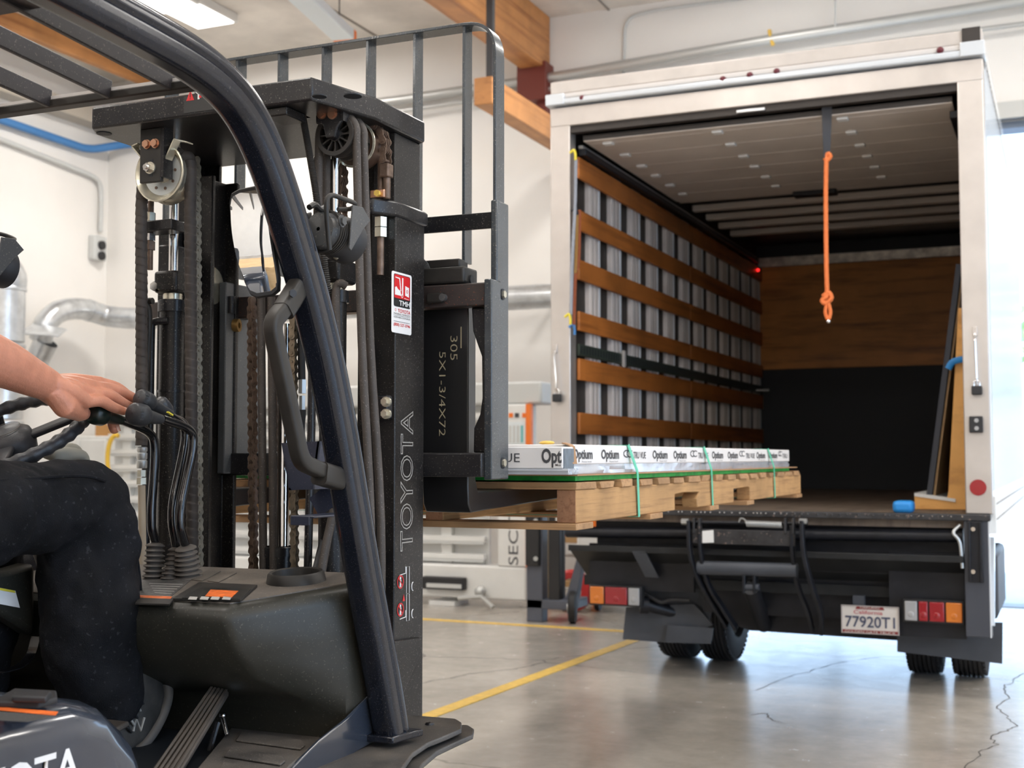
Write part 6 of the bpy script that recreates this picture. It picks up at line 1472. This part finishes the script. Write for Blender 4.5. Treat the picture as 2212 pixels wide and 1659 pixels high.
MB().poly([hz(-20, 1536, .0012), hz(118, 1547, .0012), hz(60, 1560, .0012), hz(-20, 1556, .0012)], (0, 0, .0006)).build('worn_label', m_lamph, HD)
f('operator_seat', MB().box(-2.20, -1.66, .72, 1.38, .875, 1.0), m_dark, bevel=.05)
f('seat_back', MB().bar((-1.93, .80, .98), (-1.93, .58, 1.52), .50, .12, up=(0, 1, 0)), m_dark, bevel=.05)
f('counterweight', MB().box(-2.33, -1.27, -.75, -.05, .15, .95), m_hood, bevel=.09)
f('chassis', MB().box(-2.18, -1.42, -.3, 2.42, .2, .6), m_mastc, bevel=.01)
f('dash_support', MB().box(-2.1, -1.5, 2.30, 2.449, .58, .90), m_black)
for s in (1, -1):
    tyre(FC+s*.445, 2.27, .29, .18, F); tyre(FC+s*.44, .25, .22, .16, F)
    f('guard_rear_pillar', MB().tube([(FC+s*.46, -.30, .93), (FC+s*.46, -.1, 1.6), (FC+s*.46, .25, 2.02), PPw[0]+V((2*(FC-XP) if s < 0 else 0, 0, 0))], .03, 12), m_guard)
f('side_console', MB().poly([at(u, v_, X=-1.93) for u, v_ in ((-60, 1240), (20, 1232), (78, 1215), (78, 1375), (40, 1350), (-60, 1290))], (-.05, 0, 0)), m_cowl, bevel=.012)
wl_ = f('warning_label', MB().poly([at(u, v_, X=-1.928) for u, v_ in ((-10, 1268), (32, 1276), (42, 1313), (0, 1305), (-10, 1303))], (.0015, 0, 0)), m_stick)
MB().poly([at(u, v_, X=-1.9255) for u, v_ in ((-10, 1268), (32, 1276), (33, 1281), (-10, 1273))], (.0006, 0, 0)).build('yellow_band', m_yhook, wl_)
f('strap_loop', MB().sweep([(-.012, -.001), (.012, -.001), (.012, .001), (-.012, .001)], smooth_path([at(78, 1375, X=-1.93), at(66, 1415, X=-1.93), at(40, 1440, X=-1.93), at(0, 1452, X=-1.93)])), m_lev)
# ================================================================== OPERATOR
m_skin = M('skin', (.60, .25, .155), .42, var=.12, vscale=28, sss=.12, bump=.35, bscale=260, gcol=None)
m_nail = M('fingernail', (.62, .34, .26), .3)
m_jean = M('black_work_trousers', (.0075, .0080, .0100), .85, spec=.15, var=.5, vscale=9, speck=.12, sscale=110, scol=(.16, .16, .17), bump=.6, bscale=420, dust=.03)
m_shirt = M('black_shirt', (.02, .02, .023), .8)
m_hair = M('dark_hair', (.03, .02, .012), .6)
m_shoe = M('grey_work_shoe', (.045, .044, .043), .6, var=.3, vscale=20, dust=.2, bump=.3, bscale=300)
m_sole = M('shoe_sole', (.14, .13, .12), .7, dust=.3)
def remesh(mb, name, mat, parent, vox, smooth=4, disp=None, inflate=0.):
    o = mb.build('tmp', mat); loc = o.location.copy()
    r = o.modifiers.new('r', 'REMESH'); r.mode = 'VOXEL'; r.voxel_size = vox; r.use_smooth_shade = True
    s = o.modifiers.new('s', 'SMOOTH'); s.factor = .6; s.iterations = smooth
    for sz, stg in (disp or ()):
        tx = bpy.data.textures.new('fold', 'CLOUDS'); tx.noise_scale = sz; tx.noise_depth = 1
        d = o.modifiers.new('d', 'DISPLACE'); d.texture = tx; d.strength = stg; d.mid_level = .5; d.texture_coords = 'LOCAL'
    dg = bpy.context.evaluated_depsgraph_get(); dg.update()
    me = bpy.data.meshes.new_from_object(o.evaluated_get(dg)); bpy.data.objects.remove(o)
    me.polygons.foreach_set('use_smooth', [True]*len(me.polygons)); me.materials.clear(); me.materials.append(mat); me.name = name
    q = bpy.data.objects.new(name, me); q.location = loc; return link(q, parent)
HX = XA+.012
PERS = thing('person', 'forklift operator in black work trousers with one bare forearm, right hand on the control levers', 'person', (-1.93, 1.15, 1.0))
SH_R, SH_L = V((-1.77, 1.12, 1.52)), V((-2.13, 1.12, 1.52))
wr = at(104, 832, X=HX); el = at(-150, 722, X=HX-.0)
def ball_chain(mb, pts, rs, seg=16): 
    mb.tube(smooth_path(pts, 5), [rs[0]] + [0]*0 if False else _ir(rs, 5), seg)
    for p, r in zip(pts, rs): mb.ball(p, r*.985, seg)
def _ir(rs, n):
    out = []
    for a, b in zip(rs[:-1], rs[1:]): out += [a+(b-a)*k/n for k in range(n)]
    return out + [rs[-1]]
# --- body (head, neck, torso, upper arms, left arm, legs under the cloth): one continuous surface
bd = MB()
hip = V((-1.95, 1.05, 1.09)); ch = V((-1.95, 1.08, 1.42)); hd_ = V((-1.95, 1.17, 1.76))
bd.ball(hip, .15, 20, (1.12, .85, .8)); bd.ball(hip.lerp(ch, .5), .14, 20, (1.08, .8, 1.1)); bd.ball(ch, .16, 20, (1.1, .75, 1.0))
bd.tube([ch+V((0, 0, .08)), ch+V((0, .02, .17)), hd_-V((0, .01, .07))], [.09, .058, .056], 16)
bd.ball(hd_, .105, 24, (.78, .93, 1.12)); bd.ball(hd_+V((0, .045, -.07)), .055, 16, (1, .9, .9)); bd.ball(hd_+V((0, .103, -.012)), .016, 10, (.8, 1.1, 1.5))
for s in (-1, 1): bd.ball(hd_+V((s*.082, 0, -.01)), .028, 12, (.35, .7, 1.1))
bd.ball(hd_+V((0, .093, -.052)), .016, 10, (1.6, .5, .5))
ball_chain(bd, [SH_R, SH_R.lerp(el, .55)+V((0, 0, -.02)), el], [.062, .055, .046])
ewl = V((-2.26, 1.42, 1.30)); wl2 = at(-150, 900, X=-2.22)
ball_chain(bd, [SH_L, SH_L.lerp(ewl, .5), ewl, wl2], [.062, .055, .045, .03]); bd.ball(wl2+V((.02, .06, .0)), .045, 12, (.9, 1.1, .6))
for k in range(4): bd.tube([wl2+V((-.02+k*.02, .09, .01)), wl2+V((-.02+k*.02, .13, .0)), wl2+V((-.02+k*.02, .13, -.035))], [.011, .010, .008], 8)
kn = at(196, 1085, X=-1.82); an = at(232, 1520, X=-1.82)
knl = V((-2.08, 1.96, 1.12)); anl = V((-2.08, 2.0, .76))
for h_, k_, a_ in ((hip+V((.09, .05, -.02)), kn, an), (hip+V((-.09, .05, -.02)), knl, anl)): ball_chain(bd, [h_, h_.lerp(k_, .5), k_, k_.lerp(a_, .4), a_], [.088, .078, .058, .056, .04])
body = remesh(bd, 'body', m_skin, PERS, .012, 5)
# --- right forearm and hand, fine
hb_ = MB()
ball_chain(hb_, [el, at(-60, 756, X=HX), at(10, 787, X=HX), at(62, 812, X=HX), wr], [.047, .050, .046, .0385, .0325], 24)
def hp_(u, v_, dx=0.): return at(u, v_, X=HX+dx)
# palm: broad slab tilting with the knuckles from far (index) to near (little finger)
MC = {'little': (hp_(187, 868, .030), .0145), 'ring': (hp_(196, 852, .012), .0155), 'middle': (hp_(206, 838, -.008), .016), 'index': (hp_(214, 828, -.028), .0155)}
for nm_, (p, r) in MC.items():
    w0 = wr+V((p.x-wr.x, 0, 0))*.55
    ball_chain(hb_, [w0, w0.lerp(p, .5)+V((0, 0, .004)), p], [.021, .0195, r], 14)
hb_.tube([wr+V((.012, .0, -.012)), hp_(140, 878, .02), hp_(172, 891, .0), hp_(186, 894, -.02)], [.024, .024, .019, .012], 14)
hb_.tube(smooth_path([wr+V((0, 0, -.004)), hp_(140, 862, .002), hp_(166, 872, .004), hp_(184, 878, .006)], 4), _ir([.030, .029, .023, .014], 4), 14)
FG = {'little': ([hp_(187, 868, .030), hp_(217, 866, .031), hp_(243, 879, .030), hp_(266, 888, .028)], [.0135, .0130, .0115, .0095]),
      'ring': ([hp_(196, 852, .012), hp_(234, 853, .013), hp_(262, 869, .012), hp_(284, 880, .010)], [.0150, .0135, .0120, .0098]),
      'middle': ([hp_(206, 838, -.008), hp_(248, 843, -.006), hp_(284, 858, -.006), hp_(308, 869, -.006)], [.0150, .0135, .0118, .0098]),
      'index': ([hp_(214, 828, -.028), hp_(252, 838, -.028), hp_(280, 858, -.028), hp_(300, 872, -.027)], [.0145, .0130, .0115, .0095]),
      'thumb': ([hp_(150, 872, -.03), hp_(190, 893, -.040), hp_(236, 896, -.028), hp_(247, 926, -.016)], [.020, .0165, .0145, .0118])}
for nm_, (pts, rs) in FG.items():
    hb_.tube(smooth_path(pts, 5), _ir(rs, 5), 12)
    for p, r in zip(pts, rs): hb_.ball(p, r*1.01, 12)
arm_ = remesh(hb_, 'arm', m_skin, PERS, .0024, 5)
# join fine arm into the body so the figure is one mesh
bm = bmesh.new(); bm.from_mesh(body.data); off = arm_.matrix_basis.translation - body.matrix_basis.translation
n0 = len(bm.verts); bm.from_mesh(arm_.data); bm.verts.ensure_lookup_table()
for v_ in bm.verts[n0:]: v_.co += off
bm.to_mesh(body.data); bm.free(); bpy.data.objects.remove(arm_); body.data.polygons.foreach_set('use_smooth', [True]*len(body.data.polygons))
for nm_, dv in (('thumb', V((.5, .1, .1))), ('middle', V((.5, -.1, .8))), ('ring', V((.6, -.1, .7))), ('little', V((.7, -.1, .6)))):
    pts, rs = FG[nm_]; d = (pts[-1]-pts[-2]).normalized(); dv = (dv-d*dv.dot(d)).normalized(); sd_ = d.cross(dv)
    c = pts[-1]+d*rs[-1]*.15+dv*(rs[-1]*.80); r = rs[-1]
    mb = MB(); 
    for j in range(5):
        for i in range(5):
            a, b = (i-2)/2, (j-2)/2; mb.v.append(c+sd_*(a*r*.62)+d*(b*r*.72)+dv*(r*.22*(1-a*a)-.0004*abs(b)))
    for j in range(4):
        for i in range(4): mb.f.append((j*5+i, j*5+i+1, j*5+i+6, j*5+i+5))
    mb.build('fingernail', m_nail, PERS, smooth=90)
# face and hair
for s in (-1, 1):
    MB().ball(hd_+V((s*.030, .083, .008)), .012, 12).build('eye', m_white, PERS); MB().ball(hd_+V((s*.030, .0935, .008)), .0045, 8).build('iris', m_dark, PERS)
    MB().bar(hd_+V((s*.016, .094, .03)), hd_+V((s*.046, .084, .032)), .006, .006).build('eyebrow', m_hair, PERS)
MB().bar(hd_+V((-.022, .103, -.052)), hd_+V((.022, .103, -.052)), .008, .004).build('mouth', M('lips', (.4, .15, .12), .5), PERS, bevel=.002)
hr = MB(); hr.ball(hd_+V((0, -.018, .022)), .112, 24, (.8, .92, 1.08)); hr.build('hair', m_hair, PERS)
# shirt
sh = MB(); sh.ball(hip+V((0, 0, .06)), .165, 20, (1.12, .9, .8)); sh.ball(hip.lerp(ch, .5), .155, 20, (1.1, .85, 1.1)); sh.ball(ch, .175, 20, (1.12, .8, .95))
ball_chain(sh, [SH_R, SH_R.lerp(el, .45)], [.078, .072]); ball_chain(sh, [SH_L, SH_L.lerp(ewl, .7)], [.078, .07])
remesh(sh, 'shirt', m_shirt, PERS, .012, 5, ((.08, .01),))
# trousers
tr_ = MB()
TX = -1.82
def tp_(u, v_): return at(u, v_, X=TX)
h0 = hip+V((.09, .0, -.02))
ball_chain(tr_, [h0, tp_(-120, 1120), tp_(0, 1104), tp_(110, 1096), tp_(172, 1094), tp_(186, 1180), tp_(190, 1290), tp_(206, 1400), tp_(214, 1450)], [.115, .105, .092, .089, .091, .098, .100, .096, .092], 28)
tr_.ball(tp_(176, 1092), .093, 24)
tr_.tube([tp_(214, 1440), tp_(228, 1500), tp_(244, 1542)], [.092, .078, .058], 24)
ball_chain(tr_, [hip+V((-.09, 0, -.02)), hip.lerp(knl, .5)+V((-.05, 0, 0)), knl, knl.lerp(anl, .6), anl+V((0, .0, .04))], [.11, .098, .088, .085, .075], 24)
tr_.ball(hip, .155, 20, (1.15, .9, .7))
trs = remesh(tr_, 'trousers', m_jean, PERS, .0075, 6, ((.15, .030), (.05, .014)))
# seam and crease welts
for pts in ([(-40, 1040), (60, 1034), (170, 1028), (226, 1040), (262, 1072), (284, 1150), (298, 1220), (306, 1300), (316, 1400)], ):
    pp = []
    for u, v_ in pts: pp.append(at(u, v_, X=TX+.075 if u < 250 else TX+.03))
    MB().tube(smooth_path(pp), .0035, 6).build('side_seam', m_jean, trs)
# shoe
def sp3(u, v_): return at(u, v_, X=TX+.05)-V((.05, 0, 0))
pr = [sp3(*p) for p in ((262, 1640), (232, 1610), (232, 1550), (262, 1505), (300, 1478), (316, 1446), (336, 1440), (356, 1456), (364, 1500), (352, 1550), (318, 1604))]
so_ = MB().prism([(p.y, p.z) for p in pr], 'yz', TX-.046, TX+.046)
SHO = remesh(so_, 'shoe', m_shoe, PERS, .006, 9)
MB().sweep(rrect(.104, .020, .008), smooth_path([sp3(u, v_) for u, v_ in ((258, 1650), (292, 1632), (330, 1594), (358, 1545), (370, 1500), (362, 1462), (342, 1441))])).build('sole', m_sole, SHO, smooth=60)
for k in range(5):
    t = k/4; a_ = sp3(262+30*t, 1560-62*t)+V((.046, 0, 0)); b_ = sp3(284+26*t, 1582-62*t)+V((.05, 0, 0))
    MB().tube([a_, a_.lerp(b_, .5)+V((.006, 0, 0)), b_], .0028, 6).build('lace', m_lett if k % 2 else m_dark, SHO)
e = [sp3(290, 1580), sp3(296, 1552), sp3(306, 1578), sp3(314, 1550)]
MB().tube([p+V((.0475, 0, 0)) for p in e], .0028, 6).build('shoe_stripe', m_lett, SHO)
sl = MB().ball(V((-2.08, 2.06, .705)), .06, 16, (.75, 1.9, .62)); sl.build('shoe', m_shoe, PERS)
# glove lying on the left knee behind the wheel
gl = MB(); q = at(125, 982, X=-2.08)
gl.ball(q, .03, 12, (1.2, 1.3, .5)); ball_chain(gl, [q, q+V((0, .05, .012)), q+V((0, .08, -.015))], [.02, .014, .010]); ball_chain(gl, [q+V((.02, -.02, 0)), q+V((.03, .04, .0)), q+V((.03, .06, -.02))], [.018, .012, .009])
o = remesh(gl, 'work_glove', M('pale_glove', (.36, .34, .28), .8), None, .004, 3)
tag(o, 'pale grey work glove lying crumpled on the far knee behind the steering wheel', 'glove')
